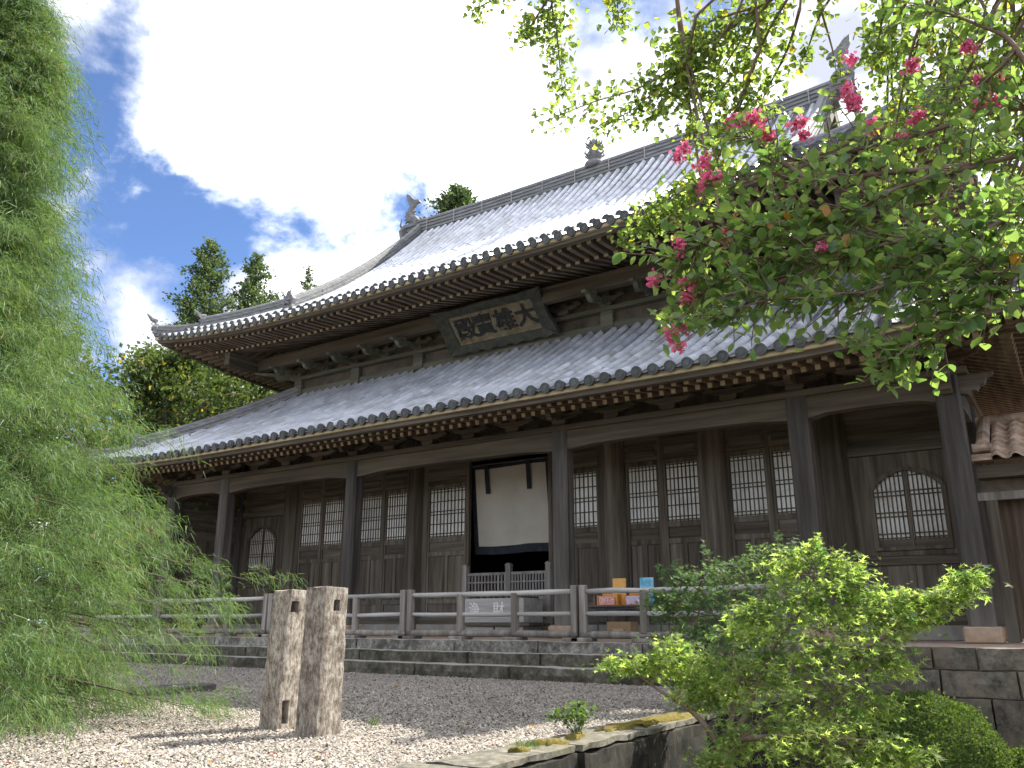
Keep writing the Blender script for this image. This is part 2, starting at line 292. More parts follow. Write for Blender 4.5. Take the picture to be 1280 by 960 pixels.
def stone(name, a, b, mat, parent=None, seg=.12, jit=.012, rnd_edge=.02, seed=0):
    """A quarried block: subdivided box with worn edges and an uneven face."""
    a, b = Vector(a), Vector(b); sz = b - a; bm = bmesh.new()
    n = [max(1, min(14, int(abs(sz[i]) / seg))) for i in range(3)]
    def grid(o, u, v, nu, nv):
        vs = [[bm.verts.new(o + u * i / nu + v * j / nv) for j in range(nv + 1)] for i in range(nu + 1)]
        for i in range(nu):
            for j in range(nv): bm.faces.new((vs[i][j], vs[i + 1][j], vs[i + 1][j + 1], vs[i][j + 1]))
    X, Y, Z = Vector((sz.x, 0, 0)), Vector((0, sz.y, 0)), Vector((0, 0, sz.z))
    grid(a, X, Z, n[0], n[2]); grid(a + Y, Z, X, n[2], n[0]); grid(a, Z, Y, n[2], n[1]); grid(a + X, Y, Z, n[1], n[2]); grid(a, Y, X, n[1], n[0]); grid(a + Z, X, Y, n[0], n[1])
    bmesh.ops.remove_doubles(bm, verts=bm.verts, dist=1e-5)
    c = (a + b) / 2
    for v in bm.verts:
        p = v.co.copy(); e = sum(1 for i in range(3) if abs(abs(p[i] - c[i]) - abs(sz[i]) / 2) < 1e-4)
        if e >= 2: v.co += (c - p).normalized() * rnd_edge * (.4 + .9 * random.random())
        v.co += mnoise.noise_vector(p * 5 + Vector((seed * 3.1, seed, 0))) * jit + mnoise.noise_vector(p * 17 + Vector((seed, 0, 0))) * jit * .6
    me = bpy.data.meshes.new(name); bm.to_mesh(me); bm.free(); me.materials.append(mat)
    me.polygons.foreach_set('use_smooth', [False] * len(me.polygons))
    return link(name, me, parent)
def text_mesh(s, size, thick, off=0.0):
    c = bpy.data.curves.new('writing', 'FONT'); c.body = s; c.size = size; c.extrude = thick; c.offset = off; c.align_x = 'CENTER'; c.align_y = 'CENTER'; c.resolution_u = 2
    o = bpy.data.objects.new('writing', c); COL.objects.link(o)
    me = bpy.data.meshes.new_from_object(o.evaluated_get(bpy.context.evaluated_depsgraph_get()))
    COL.objects.unlink(o); bpy.data.objects.remove(o); return me

# ================================================================== THE HALL
X1, X2, X3, XM = 2.75, 7.256, 9.464, 5.0          # column lines along the front
YW, YC = 2.2, 7.0                                  # wall plane, middle of the hall
COLX = [-X3, -X2, -X1, X1, X2, X3]
hall = thing('temple_hall', (0, 7, -0.1), 'large weathered wooden temple hall with two grey tiled roofs behind the gravel yard', 'temple')

# ---- roofs: every face is (u along the eave, s horizontal distance up from the eave)
class Roof:
    def __init__(s, hx, ye, ze, a, b, r, Lc, S, sp=.29):
        s.hx, s.ye, s.ze, s.a, s.b, s.r, s.Lc, s.S, s.sp = hx, ye, ze, a, b, r, Lc, S, sp
        s.hy = YC - ye
    def rise(s, u, t, half):
        d = half - abs(u); k = max(0.0, 1 - max(d, 0) / s.Lc); return s.r * k ** 3 * max(0.0, 1 - t / max(s.S, 1e-3) * .6)
    def z(s, u, t, half): return s.ze + s.a * t + s.b * t * t + s.rise(u, t, half)
    def half(s, face): return s.hx if face in 'FB' else s.hy
    def xy(s, face, u, t):
        if face == 'F': return (u, s.ye + t)
        if face == 'B': return (-u, 2 * YC - s.ye - t)
        if face == 'R': return (s.hx - t, YC + u)
        return (-s.hx + t, YC - u)
    def pt(s, face, u, t, dz=0.0):
        x, y = s.xy(face, u, t); return np.array([x, y, s.z(u, t, s.half(face)) + dz])
UR = Roof(10.26, -0.8, 7.52, .45, .041, .52, 9.0, 7.8)
LR = Roof(11.26, -1.8, 4.06, .48, .03, .30, 6.0, 4.0)
GX = 7.15                                            # gable verge of the upper roof
def smax(rf, face, u):
    h = rf.half(face)
    if rf is LR: return min(3.98, h - abs(u))
    if face in 'FB': return 7.8 if abs(u) <= GX else h - abs(u)
    return min(3.5, h - abs(u))

# templates (across, along, out)
def tile_template(L=.36, r0=.0855, r1=.0835, n=8):
    V = []; F = []
    for y, r_ in ((0, r0), (L, r1)):
        for k in range(n + 1): t = math.pi * k / n; V.append((-r_ * math.cos(t), y, r_ * math.sin(t)))
    for k in range(n): F.append((k, k + 1, n + 2 + k, n + 1 + k))
    return np.array(V), np.array(F)
def pan_template(L=.30, w=.115, sag=.045, lift=.009, n=4):
    V = []; F = []
    for y, dz in ((0, lift), (L, 0)):
        for k in range(n + 1): q = -1 + 2 * k / n; V.append((q * w, y, dz - sag * (1 - q * q)))
    for k in range(n): F.append((k, k + 1, n + 2 + k, n + 1 + k))
    o = len(V)
    for dz in (lift, 0):
        for k in range(n + 1): q = -1 + 2 * k / n; V.append((q * w, 0, dz - sag * (1 - q * q) - .001))
    for k in range(n): F.append((o + k + 1, o + k, o + n + 1 + k, o + n + 2 + k))
    return np.array(V), np.array(F)
TT, TFc = tile_template(); PT, PFc = pan_template()
def cap_mesh(name):
    m = MB(); n = 18
    prof = [(.084, 0.10), (.095, 0.0), (.095, -.018), (.080, -.022), (.078, -.012), (.048, -.012), (.046, -.022), (.012, -.022)]
    V = []; F = []
    for r_, y in prof:
        for k in range(n): t = 2 * math.pi * k / n; V.append((r_ * math.cos(t), y, r_ * math.sin(t)))
    for i in range(len(prof) - 1):
        for k in range(n): F.append((i * n + k, i * n + (k + 1) % n, (i + 1) * n + (k + 1) % n, (i + 1) * n + k))
    F.append(tuple(range(len(V) - n, len(V))))
    m.add(V, F); return m.mesh(name, CAP)
CAPM = cap_mesh('tile_end_cap')
m = MB(); m.add(TT, [tuple(f) for f in TFc]); TILEM = m.mesh('roof_tile', TILEO, True)

def roof_frame(rf, face, u, t, L):
    p = rf.pt(face, u, t); q = rf.pt(face, u, t + L); a = (q - p) / np.linalg.norm(q - p)
    x0, y0 = rf.xy(face, u - .1, t); x1, y1 = rf.xy(face, u + .1, t); b = np.array([x1 - x0, y1 - y0, 0]) / .2
    return p, a, b, np.cross(b, a)
def build_roof(rf, name, single, step):
    body = MB(); TP, TM, Tr = [], [], []; PP, PM, Pr = [], [], []; cand = []
    caps = []
    for face in 'FRLB':
        h = rf.half(face); n = int((h - .12) / rf.sp); us = [i * rf.sp for i in range(-n, n + 1)]
        for i, u in enumerate(us):
            top = smax(rf, face, u)
            # deck strip under the tiles
            k = max(2, int(top / .5) + 1); ts = np.linspace(0.02, max(top, .04), k)
            V = []; F = []
            for t in ts:
                for du in (-rf.sp / 2 - .002, rf.sp / 2 + .002): V.append(rf.pt(face, u + du, min(t, max(.02, smax(rf, face, u + du))) if h - abs(u) < top + .5 else t, -.045))
            for j in range(k - 1): F.append((2 * j, 2 * j + 1, 2 * j + 3, 2 * j + 2))
            body.add(V, F, .3)
            if face == 'B': continue
            wob = random.uniform(-.010, .010); t = 0.0
            while t < top - .08:
                L = .34 * (1 + .03 * (random.random() - .5))
                lift = (.0 if (not step or t > .5) else -.075)
                p, a, b, nn = roof_frame(rf, face, u, t, .3)
                cut = min(1.0, (top - t) / .34 / math.hypot(a[0], a[1]))
                mx = np.stack([b, a * cut, nn], axis=1)
                pos = p + nn * (.02 + lift) + b * (wob + random.uniform(-.008, .008)) + nn * random.uniform(-.004, .004)
                cand.append((face, u, t, pos, mx, a))
                t += L * math.hypot(a[0], a[1])
            t = 0.0
            um = u + rf.sp / 2
            topm = min(top, smax(rf, face, um))
            while t < topm - .05 and i < len(us) - 1:
                p, a, b, nn = roof_frame(rf, face, um, t, .3)
                cut = min(1.0, (topm - t) / .27 / math.hypot(a[0], a[1]))
                PP.append(p + nn * (.03 - (.05 if step and t < .5 else 0))); PM.append(np.stack([b, a * cut, nn], axis=1)); Pr.append(random.random()); t += .25 * math.hypot(a[0], a[1])
            if True:
                p, a, b, nn = roof_frame(rf, face, u, 0, .3); caps.append((face, u, p + nn * (.025 - (.075 if step else 0)), b, a, nn))
                if step and top > .9:
                    p, a, b, nn = roof_frame(rf, face, u, .43, .3); caps.append((face, u, p + nn * .03, b, a, nn))
    roof = body.build(name, TILE, hall)
    # the tiles that show largest are objects of their own, the others one mesh
    cand.sort(key=lambda c: np.linalg.norm(np.array(c[3]) - CAM) if c[0] == 'F' else 1e3)
    for c in cand[:single]:
        o = link('roof_tile', TILEM, roof); mx = Matrix(c[4].tolist()).to_4x4(); mx.translation = Vector(c[3]); o.matrix_basis = mx
    for c in cand[single:]: TP.append(c[3]); TM.append(c[4]); Tr.append(min(1, max(0, random.gauss(.5, .22))))
    inst('roof_tiles_far', TT, TFc, TP, TM, np.array(Tr), TILE, roof, 'stuff', True)
    inst('pan_tiles', PT, PFc, PP, PM, np.array(Pr), PAN, roof, 'stuff')
    far = MB()
    for face, u, p, b, a, nn in caps:
        a2 = np.array([a[0], a[1], a[2] * .35]); a2 /= np.linalg.norm(a2)
        mx = Matrix(np.stack([b, a2, np.cross(b, a2)], axis=1).tolist()).to_4x4(); mx.translation = Vector(p)
        if face == 'F': o = link('tile_end_cap', CAPM, roof); o.matrix_basis = mx
        else: far.add([mx @ v.co for v in CAPM.vertices], [tuple(f.vertices) for f in CAPM.polygons])
    far.build('side_tile_end_caps', CAP, roof, 'stuff')
    return roof
lower_roof = build_roof(LR, 'lower_roof', 300, False)
upper_roof = build_roof(UR, 'upper_roof', 0, True)

# ---- eave boards, soffits and rafters
def eave_strip(rf, face, t0, t1, z0, z1, mb, n=60):
    h = rf.half(face); e = h - min(t0, t1)
    for i in range(n):
        ua, ub = -h + 2 * h * i / n, -h + 2 * h * (i + 1) / n
        P = []
        for u in (ua, ub):
            for t, z in ((t0, z0), (t1, z0), (t1, z1), (t0, z1)):
                uu = max(-(h - t), min(h - t, u)); x, y = rf.xy(face, uu, t); P.append((x, y, z + rf.rise(uu, 0, h)))
        mb.add(P, [(0, 1, 5, 4), (3, 7, 6, 2), (0, 4, 7, 3), (1, 2, 6, 5)])
def soffit(rf, face, prof, mb, n=80):
    h = rf.half(face)
    for i in range(n):
        ua, ub = -h + 2 * h * i / n, -h + 2 * h * (i + 1) / n; P = []
        for u in (ua, ub):
            for t, z in prof:
                uu = max(-(h - t), min(h - t, u)); x, y = rf.xy(face, uu, t); P.append((x, y, z + rf.rise(uu, 0, h) * max(0, 1 - t / 3.2)))
        k = len(prof)
        mb.add(P, [(j, k + j, k + j + 1, j + 1) for j in range(k - 1)])
def rafters(rf, part, t0, z0, t1, z1, w, hgt, sp, single, name, start_in):
    """Rafter row from its visible end (t0, z0) to its root (t1, z1)."""
    far = MB(); ends = MB(); lib = {}
    for face in 'FRL':
        h = rf.half(face); n = int((h - t0 - .05) / sp)
        for i in range(-n, n + 1):
            u = (i + .5) * sp
            if abs(u) > h - t0: continue
            te = min(t1, h - abs(u)) if abs(u) > h - t1 else t1
            if te - t0 < .12: continue
            ri = rf.rise(u, 0, h)
            def P(t): x, y = rf.xy(face, u, t); return Vector((x, y, z0 + (z1 - z0) * (t - t0) / (t1 - t0) + ri * max(0, 1 - t / 3.2)))
            p, q = P(t0), P(te)
            if face == 'F' and single:
                key = round(te, 2); d = q - p
                o = None
                mb = MB().beam((0, 0, 0), (0, d.length, 0), w, hgt); me = lib.get(key) or mb.mesh(name, WRAFT); lib[key] = me
                o = link(name, me, part); o.matrix_basis = Matrix.Translation(p) @ Matrix.Rotation(math.atan2(d.z, d.y), 4, 'X')
            else: far.beam(p, q, w, hgt)
            dd = (p - q).normalized(); ends.beam(p + dd * .001, p + dd * .012, w * .96, hgt * .96)
    if far.v: far.build('side_' + name + 's', WRAFT, part, 'stuff')
    ends.build(name + '_ends', WEND, part, 'stuff')
EAVES = {}
for rf, part, zy, zb, sof in ((UR, 'upper_eave', 7.40, 7.33, [(.20, 7.415), (.42, 7.47), (1.30, 7.545), (3.1, 8.02)]),
                              (LR, 'lower_eave', 3.965, 3.89, [(.20, 3.975), (.38, 3.985), (1.05, 4.13), (1.9, 4.40)])):
    y, b, s_ = MB(), MB(), MB()
    for face in 'FRLB':
        eave_strip(rf, face, .06, .16, zy, zy + .085, y); eave_strip(rf, face, .13, .27, zb - .01, zy - .002, b); soffit(rf, face, sof, s_)
    EAVES[part] = part = s_.build(part, WDK, hall)
    y.build('yellow_eave_board', YEL, part); b.build('fascia_board', WX, part)
up_eave, lo_eave = EAVES['upper_eave'], EAVES['lower_eave']
rafters(UR, up_eave, .40, 7.39, 1.35, 7.475, .10, .13, .222, True, 'flying_rafter', 0)
rafters(UR, up_eave, 1.12, 7.40, 3.05, 7.93, .105, .13, .222, True, 'base_rafter', 0)
rafters(LR, lo_eave, .36, 3.905, 1.05, 4.045, .085, .10, .215, True, 'rafter', 0)
rafters(LR, lo_eave, .85, 3.92, 1.85, 4.27, .08, .09, .215, False, 'inner_rafter', 0)

# ---- ridges: courses of flat tiles under a round cover
def ridge(name, pts, w, hgt, layers, part, cover=.085, drop=.12):
    m = MB(); pts = [np.array(p, float) for p in pts]; lh = hgt / layers
    for j in range(layers):
        ww = w * (1 - .25 * j / layers) * (1.0 if j % 2 else .86)
        z0 = j * lh - (drop if j == 0 else 0); z1 = (j + 1) * lh - .006
        V = []; F = []
        for i, p in enumerate(pts):
            d = pts[min(i + 1, len(pts) - 1)] - pts[max(i - 1, 0)]; s_ = np.array([-d[1], d[0], 0]); s_ /= np.linalg.norm(s_)
            V += [p - s_ * ww / 2 + (0, 0, z0), p + s_ * ww / 2 + (0, 0, z0), p + s_ * ww / 2 + (0, 0, z1), p - s_ * ww / 2 + (0, 0, z1)]
        for i in range(len(pts) - 1):
            o = 4 * i; F += [(o, o + 4, o + 5, o + 1), (o + 1, o + 5, o + 6, o + 2), (o + 2, o + 6, o + 7, o + 3), (o + 3, o + 7, o + 4, o)]
        o = 4 * (len(pts) - 1); F += [(0, 1, 2, 3), (o + 3, o + 2, o + 1, o)]
        m.add(V, F, .25 + .5 * (j % 2) + random.uniform(-.2, .2))
    m.tube([p + (0, 0, hgt + cover * .25) for p in pts], cover, 10, rnd=.8)
    return m.build(name, RIDGE, part)
zr = UR.z(0, 7.8, UR.hx)
main_ridge = ridge('main_ridge', [(x, YC, zr - .14 + .10 * (abs(x) / 7.3) ** 4) for x in np.linspace(-7.3, 7.3, 41)], .46, .52, 8, upper_roof, .10)
for x in np.arange(-6.6, 6.7, 1.2):
    MB().box((x - .012, YC - .245, zr - .05), (x + .012, YC - .235, zr + .42)).build('ridge_strap', WGREY, main_ridge)
def ogre_tile(name, p, direc, w, h, part):
    """Ridge-end ogre tile: shield-like plate with horns, brow, eyes and feet."""
    d = np.array([direc[0], direc[1], 0.0]); d /= np.linalg.norm(d); s_ = np.array([-d[1], d[0], 0.0])
    m = MB()
    poly = [(-.5, -.12), (-.42, .28), (-.5, .55), (-.36, .72), (-.22, .70), (-.16, .86), (0, 1.0), (.16, .86), (.22, .70), (.36, .72), (.5, .55), (.42, .28), (.5, -.12), (.2, -.1), (.12, .08), (-.12, .08), (-.2, -.1)]
    m.prism([(a * w, b * h) for a, b in poly], np.array(p) - d * .06, s_, (0, 0, 1), d, .12)
    for sx in (-1, 1):
        m.tube([np.array(p) + s_ * sx * w * .2 + d * .05 + np.array([0, 0, .62 * h]), np.array(p) + s_ * sx * w * .34 + d * .12 + np.array([0, 0, .85 * h]), np.array(p) + s_ * sx * w * .36 + d * .06 + np.array([0, 0, 1.08 * h])], [.05 * h, .04 * h, .01], 6)
        m.lathe([(.001, -.05), (.05, -.03), (.06, 0), (.05, .03), (.001, .05)], np.array(p) + s_ * sx * w * .17 + d * .07 + np.array([0, 0, .5 * h]), 8)
    m.tube([np.array(p) - s_ * w * .25 + d * .08 + np.array([0, 0, .3 * h]), np.array(p) + d * .13 + np.array([0, 0, .36 * h]), np.array(p) + s_ * w * .25 + d * .08 + np.array([0, 0, .3 * h])], .06 * h, 6)
    return m.build(name, ORN, part)
def dolphin(x, sgn, part):
    """Fish-shaped ridge-end ornament with raised, forked tail, on its tile pedestal."""
    z0 = zr + .44
    MB().box((x - .32, YC - .20, z0 - .3), (x + .32, YC + .20, z0 + .0)).box((x - .27, YC - .24, z0 - .16), (x + .30, YC + .24, z0 - .06)).build('fish_pedestal', RIDGE, part)
    m = MB(); s = sgn
    pts = [(x - s * .22, YC, z0 + .05), (x - s * .08, YC, z0 + .16), (x + s * .10, YC, z0 + .30), (x + s * .16, YC, z0 + .50), (x + s * .08, YC, z0 + .70), (x - s * .02, YC, z0 + .84)]
    m.tube(pts, [.15, .21, .20, .16, .115, .08], 10)
    W_ = (0, 1, 0)
    def fin(poly, th=.05): m.prism([(a * s, b) for a, b in poly], (x, YC - th / 2, z0), (1, 0, 0), (0, 0, 1), W_, th)
    fin([(-.06, .74), (-.16, .86), (-.34, .84), (-.26, .96), (-.10, 1.0), (.02, 1.10), (.14, 1.24), (.32, 1.34), (.30, 1.12), (.20, .92), (.12, .74)], .12)
    fin([(.26, .22), (.42, .32), (.32, .38), (.42, .48), (.30, .52), (.36, .64), (.20, .60), (.18, .4)])
    fin([(-.02, .40), (-.10, .44), (-.06, .50), (-.12, .56), (.02, .58), (.08, .46)])
    for sy in (-1, 1): m.prism([(-.05 * s, .1), (.14 * s, .04), (.22 * s, -.02), (.12 * s, .2)], (x, YC + sy * .13, z0 + .08), (1, 0, 0), (0, 0, 1), (0, sy, 0), .05)
    return m.build('fish_ornament', ORN, part)
for sg in (-1, 1):
    dolphin(sg * 7.45, sg, upper_roof)
    ogre_tile('ogre_tile', (sg * 7.66, YC, zr - .40), (sg, 0), .9, .95, upper_roof)
    for yy, tag_ in ((-1, 'front'), (1, 'back')):
        # descending ridges of the gable and the stepped corner ridges
        ts = np.linspace(7.6, 2.15, 22)
        pts = [(sg * 7.0, YC + yy * (YC - (UR.ye + t)), UR.z(7.0, t, UR.hx) - .02) for t in ts]
        ridge('descending_ridge', pts, .34, .36, 6, upper_roof, .085)
        e = np.array(pts[-1]); ogre_tile('ogre_tile', e + (0, yy * .08, -.02), (0, yy), .44, .62, upper_roof)
        for rf, part, tA, tB, tC in ((UR, upper_roof, 3.3, .95, .06), (LR, lower_roof, 3.95, .95, .06)):
            def hip(t, dz): return (sg * (rf.hx - t), YC + yy * (YC - (rf.ye + t)), rf.z(rf.hx - t, t, rf.hx) + dz)
            ridge('corner_ridge', [hip(t, -.02) for t in np.linspace(tA, tB, 12)], .32, .30, 5, part, .075)
            ridge('corner_ridge', [hip(t, -.05 + .12 * max(0, 1 - t / .95) ** 2) for t in np.linspace(tB, tC, 8)], .26, .17, 3, part, .065)
            for t in (tB, tC):
                e = hip(t, .0 if t == tB else .05); ogre_tile('ogre_tile', e, (sg, yy), .30, .46 if t == tB else .30, part)
                dd = np.array([sg, yy, 0]) / 1.4142
                MB().tube([np.array(e) + (0, 0, .36), np.array(e) + dd * .14 + (0, 0, .42), np.array(e) + dd * .28 + (0, 0, .58)], [.07, .06, .02], 8).build('ridge_end_horn', ORN, part)
# gables
for sg in (-1, 1):
    g = MB(); yy = np.linspace(UR.ye + 3.2, 2 * YC - UR.ye - 3.2, 25)
    V = [(sg * 6.5, y, UR.z(0, 3.2, UR.hx) - .4) for y in yy] + [(sg * 6.5, y, UR.z(0, 7.8 - abs(y - YC), UR.hx) - .1) for y in yy]
    g.add(V, [(i, i + 1, 26 + i, 25 + i) for i in range(24)]); g.build('gable_wall', WDK, upper_roof)
    b = MB()
    for sy in (-1, 1):
        P = []
        for t in np.linspace(2.6, 7.75, 16):
            y = YC + sy * (7.8 - t); z = UR.z(7.0, t, UR.hx)
            P.append(((sg * 7.12, y, z - .06), (sg * 7.12, y, z - .42)))
        for i in range(15): b.beam(tuple((np.array(P[i][0]) + P[i][1]) / 2), tuple((np.array(P[i + 1][0]) + P[i + 1][1]) / 2), .07, .34, rnd=.5)
    b.build('bargeboard', WX, upper_roof)
MB().lathe([(.30, -.12), (.33, -.02), (.30, .05), (.20, .09), (.13, .14), (.13, .19), (.22, .25), (.25, .33), (.23, .42), (.14, .49), (.12, .53), (.18, .59), (.215, .67), (.19, .76), (.11, .84), (.04, .92), (.01, .99)], (0, YC, zr + .44), 20).build('ridge_jewel', ORN, upper_roof, smooth=True)
j = MB()
for k in range(8):
    a_ = k * math.pi / 4
    for zz, rr in ((.33, .25), (.67, .21)):
        j.tube([(rr * math.cos(a_), YC + rr * math.sin(a_), zr + .44 + zz), ((rr + .07) * math.cos(a_), YC + (rr + .07) * math.sin(a_), zr + .50 + zz), ((rr + .03) * math.cos(a_), YC + (rr + .03) * math.sin(a_), zr + .60 + zz)], [.04, .03, .008], 5)
j.build('jewel_flames', ORN, upper_roof, 'stuff')

# ---- columns, beams and brackets of the lower storey
def lathe_col(x, y, z0, z1, r_, name, mat):
    MB().lathe([(r_ * .96, z0), (r_, z0 + .6), (r_, z1 - .8), (r_ * .94, z1)], (x, y, 0), 20).build(name, mat, hall, smooth=True)
def chamfer_col(x, y, z0, z1, w, name, mat):
    c = w * .13; h = w / 2
    MB().prism([(-h + c, -h), (h - c, -h), (h, -h + c), (h, h - c), (h - c, h), (-h + c, h), (-h, h - c), (-h, -h + c)], (x, y, z0), (1, 0, 0), (0, 1, 0), (0, 0, 1), z1 - z0).build(name, mat, hall)
side_y = [YW, 4.6, 7.0, 9.4, 11.8, 14.0]
for x in COLX:
    chamfer_col(x, 0, .12, 3.83, .33, 'column', COLM)
    MB().box((x - .235, -.235, -.1), (x + .235, .235, .12)).build('column_base', BASEST, hall, bevel=.02)
for sg in (-1, 1):
    for y in side_y:
        chamfer_col(sg * X3, y, .12, 3.83, .33, 'column', COLM)
        MB().box((sg * X3 - .235, y - .235, -.1), (sg * X3 + .235, y + .235, .12)).build('column_base', BASEST, hall, bevel=.02)
for i in range(5):
    x0, x1 = COLX[i] + .166, COLX[i + 1] - .166
    n = 14; V = []
    m = MB()    # slightly bowed beam between two columns
    top = [(x0 + (x1 - x0) * k / n, 3.72) for k in range(n + 1)]
    bot = [(x0 + (x1 - x0) * k / n, 3.40 + .03 * math.sin(math.pi * k / n) - (.05 * (1 - min(1, min(k, n - k) / 2)))) for k in range(n + 1)]
    m.prism([(a, b) for a, b in bot] + [(a, b) for a, b in reversed(top)], (0, .11, 0), (1, 0, 0), (0, 0, 1), (0, -1, 0), .22)
    m.build('head_beam', WBEAM, hall)
MB().box((-X3 - .3, -.19, 3.722), (X3 + .3, .19, 3.83)).build('wall_plate', WBEAM, hall, bevel=.012)
MB().box((-X3 - .5, -.11, 4.12), (X3 + .5, .11, 4.32)).build('eave_purlin', WX, hall)
for sg in (-1, 1):
    MB().box((sg * X3 - .19, .192, 3.722), (sg * X3 + .19, 14, 3.83)).build('wall_plate', WY, hall)
    MB().box((sg * X3 - .11, .112, 4.12), (sg * X3 + .11, 14, 4.32)).build('eave_purlin', WY, hall)
    MB().box((sg * X3 - .11, .17, 3.42), (sg * X3 + .11, YW - .17, 3.72)).build('head_beam', WY, hall)
    # carved nosings past the corner columns
    for ax in (0, 1):
        u = (sg, 0, 0) if ax == 0 else (0, -1, 0); w_ = (0, 1, 0) if ax == 0 else (sg, 0, 0)
        o = (sg * (X3 + .165), -.08, 0) if ax == 0 else (sg * X3 - sg * .08, -.165, 0)
        MB().prism([(0, 3.44), (.10, 3.42), (.16, 3.47), (.22, 3.46), (.26, 3.53), (.33, 3.55), (.36, 3.64), (.44, 3.68), (.46, 3.71), (0, 3.71)], o, u, (0, 0, 1), w_, .16).build('carved_nosing', WX, hall)
def cloud_bracket(x, y, z, axis, col, s=1.0, par=hall, mat=None):
    """Bearing block with a boat-shaped, scalloped arm and three small blocks."""
    mat = mat or WX; u = (1, 0, 0) if axis == 'x' else (0, 1, 0); w_ = (0, 1, 0) if axis == 'x' else (-1, 0, 0)
    o = Vector((x, y, z)); uv, wv = Vector(u), Vector(w_); m = MB()
    zb = 0.0
    m.prism([(-.10, 0), (.10, 0), (.15, .055), (.15, .115), (-.15, .115), (-.15, .055)], o - wv * .13, u, (0, 0, 1), w_, .26)
    arm = [(-.07, .116), (-.13, .115), (-.17, .135), (-.24, .135), (-.27, .165), (-.35, .17), (-.38, .20), (-.46, .215), (-.48, .245)]
    arm = [(a * s, b) for a, b in arm] + [(-a * s, b) for a, b in reversed(arm)]
    m.prism(list(reversed(arm)) if axis == 'x' else arm, o - wv * .06, u, (0, 0, 1), w_, .12)
    for q in (-.36, 0, .36):
        m.prism([(q * s - .06, .246), (q * s + .06, .246), (q * s + .09, .285), (q * s - .09, .285)], o - wv * .09, u, (0, 0, 1), w_, .18)
    if col:
        f = (0, -1, 0) if axis == 'x' else (math.copysign(1, x), 0, 0)
        m.prism([(0, .12), (.18, .08), (.26, .10), (.34, .05), (.40, .10), (.46, .18), (.42, .25), (.3, .28), (0, .28)], o + Vector(u) * -.055 + Vector(f) * .12, f, (0, 0, 1), u, .11)
    return m.build('bracket', mat, par)
brx = []
for a_, b_, k in ((-X3, -X2, 2), (-X2, -X1, 4), (-X1, X1, 5), (X1, X2, 4), (X2, X3, 2)):
    brx += [a_ + (b_ - a_) * i / k for i in range(k)]
brx.append(X3)
for x in brx: cloud_bracket(x, 0, 3.832, 'x', min(abs(x - c) for c in COLX) < .05)
for sg in (-1, 1):
    for y in (1.1, 2.2, 3.4, 4.6, 5.8): cloud_bracket(sg * X3, y, 3.832, 'y', False)

# ---- front wall (plane y = YW): round posts, doors, arched windows
for x in (-X2, -XM, -X1, X1, XM, X2):
    lathe_col(x, YW, .02, 6.45, .25 if abs(x) != XM else .23, 'round_post', WV)
    MB().lathe([(.36, -.1), (.36, -.02), (.30, .02)], (x, YW, 0), 20).build('post_base', SILLST, hall)
MB().box((-X3 + .17, YW - .14, -.1), (X3 - .17, YW + .14, .13)).build('sill_stone', SILLST, hall)
MB().box((-X3 + .166, YW - .09, .132), (-1.30, YW + .09, .26)).build('sill_beam', WX, hall)
MB().box((1.30, YW - .09, .132), (X3 - .166, YW + .09, .26)).build('sill_beam', WX, hall)
MB().box((-X3 + .166, YW - .10, 3.90), (X3 - .166, YW + .10, 4.15)).build('lintel', WX, hall)
MB().box((-X3 + .166, YW - .03, 4.152), (X3 - .166, YW + .03, 6.45)).build('upper_boarding', WDK, hall)
def panel(x0, x1, z0, z1, door, y, mat=WV):
    d = .035
    MB().add([(x0, y, z0), (x1, y, z0), (x1, y, z1), (x0, y, z1), (x0 + d, y - .018, z0 + d), (x1 - d, y - .018, z0 + d), (x1 - d, y - .018, z1 - d), (x0 + d, y - .018, z1 - d)],
             [(4, 5, 6, 7), (0, 1, 5, 4), (1, 2, 6, 5), (2, 3, 7, 6), (3, 0, 4, 7)]).build('panel', mat, door)
def lattice_bars(x0, x1, z0, z1, y, nv, rows, mb, clip=None, v=.011):
    for i in range(nv + 1):
        x = x0 + (x1 - x0) * i / nv; zt = clip(x) if clip else z1
        mb.box((x - v, y - .022, z0), (x + v, y - .004, zt))
    for zr_ in rows:
        z = z0 + (z1 - z0) * zr_
        xa, xb = x0, x1
        if clip:
            xs = [x0 + (x1 - x0) * k / 80 for k in range(81)]; xs = [x for x in xs if clip(x) > z]
            if not xs: continue
            xa, xb = xs[0], xs[-1]
        mb.box((xa, y - .028, z - v), (xb, y - .008, z + v))
ROWS = (.02, .075, .27, .465, .53, .73, .925, .98)
def door(x0, x1, nv, y=YW, z0=.262, ztop=3.42, zl=2.14, split=True):
    st = .05; m = MB(); y0, y1 = y - .04, y + .03
    m.box((x0, y0, z0), (x0 + st, y1, ztop)); m.box((x1 - st, y0, z0), (x1, y1, ztop))
    xa, xb = x0 + st, x1 - st
    for a, b in ((z0, z0 + .12), (.60, .70), (1.70, 1.80), (zl - .11, zl), (ztop - .10, ztop)): m.box((xa, y0 + .004, a), (xb, y1 - .004, b))
    xm = (xa + xb) / 2
    if split:
        m.box((xm - .04, y0 + .006, .70), (xm + .04, y1 - .006, 1.70))
    d = m.build('lattice_door', WV, hall)
    panel(xa, xb, z0 + .12, .60, d, y - .005)
    if split: panel(xa, xm - .04, .70, 1.70, d, y - .005); panel(xm + .04, xb, .70, 1.70, d, y - .005)
    else: panel(xa, xb, .70, 1.70, d, y - .005)
    panel(xa, xb, 1.80, zl - .11, d, y - .005, WX)
    MB().box((xa, y - .002, zl), (xb, y + .006, ztop - .10)).build('paper', PAPER, d)
    lb = MB(); lattice_bars(xa, xb, zl, ztop - .10, y, nv, ROWS, lb); lb.build('lattice', WV, d)
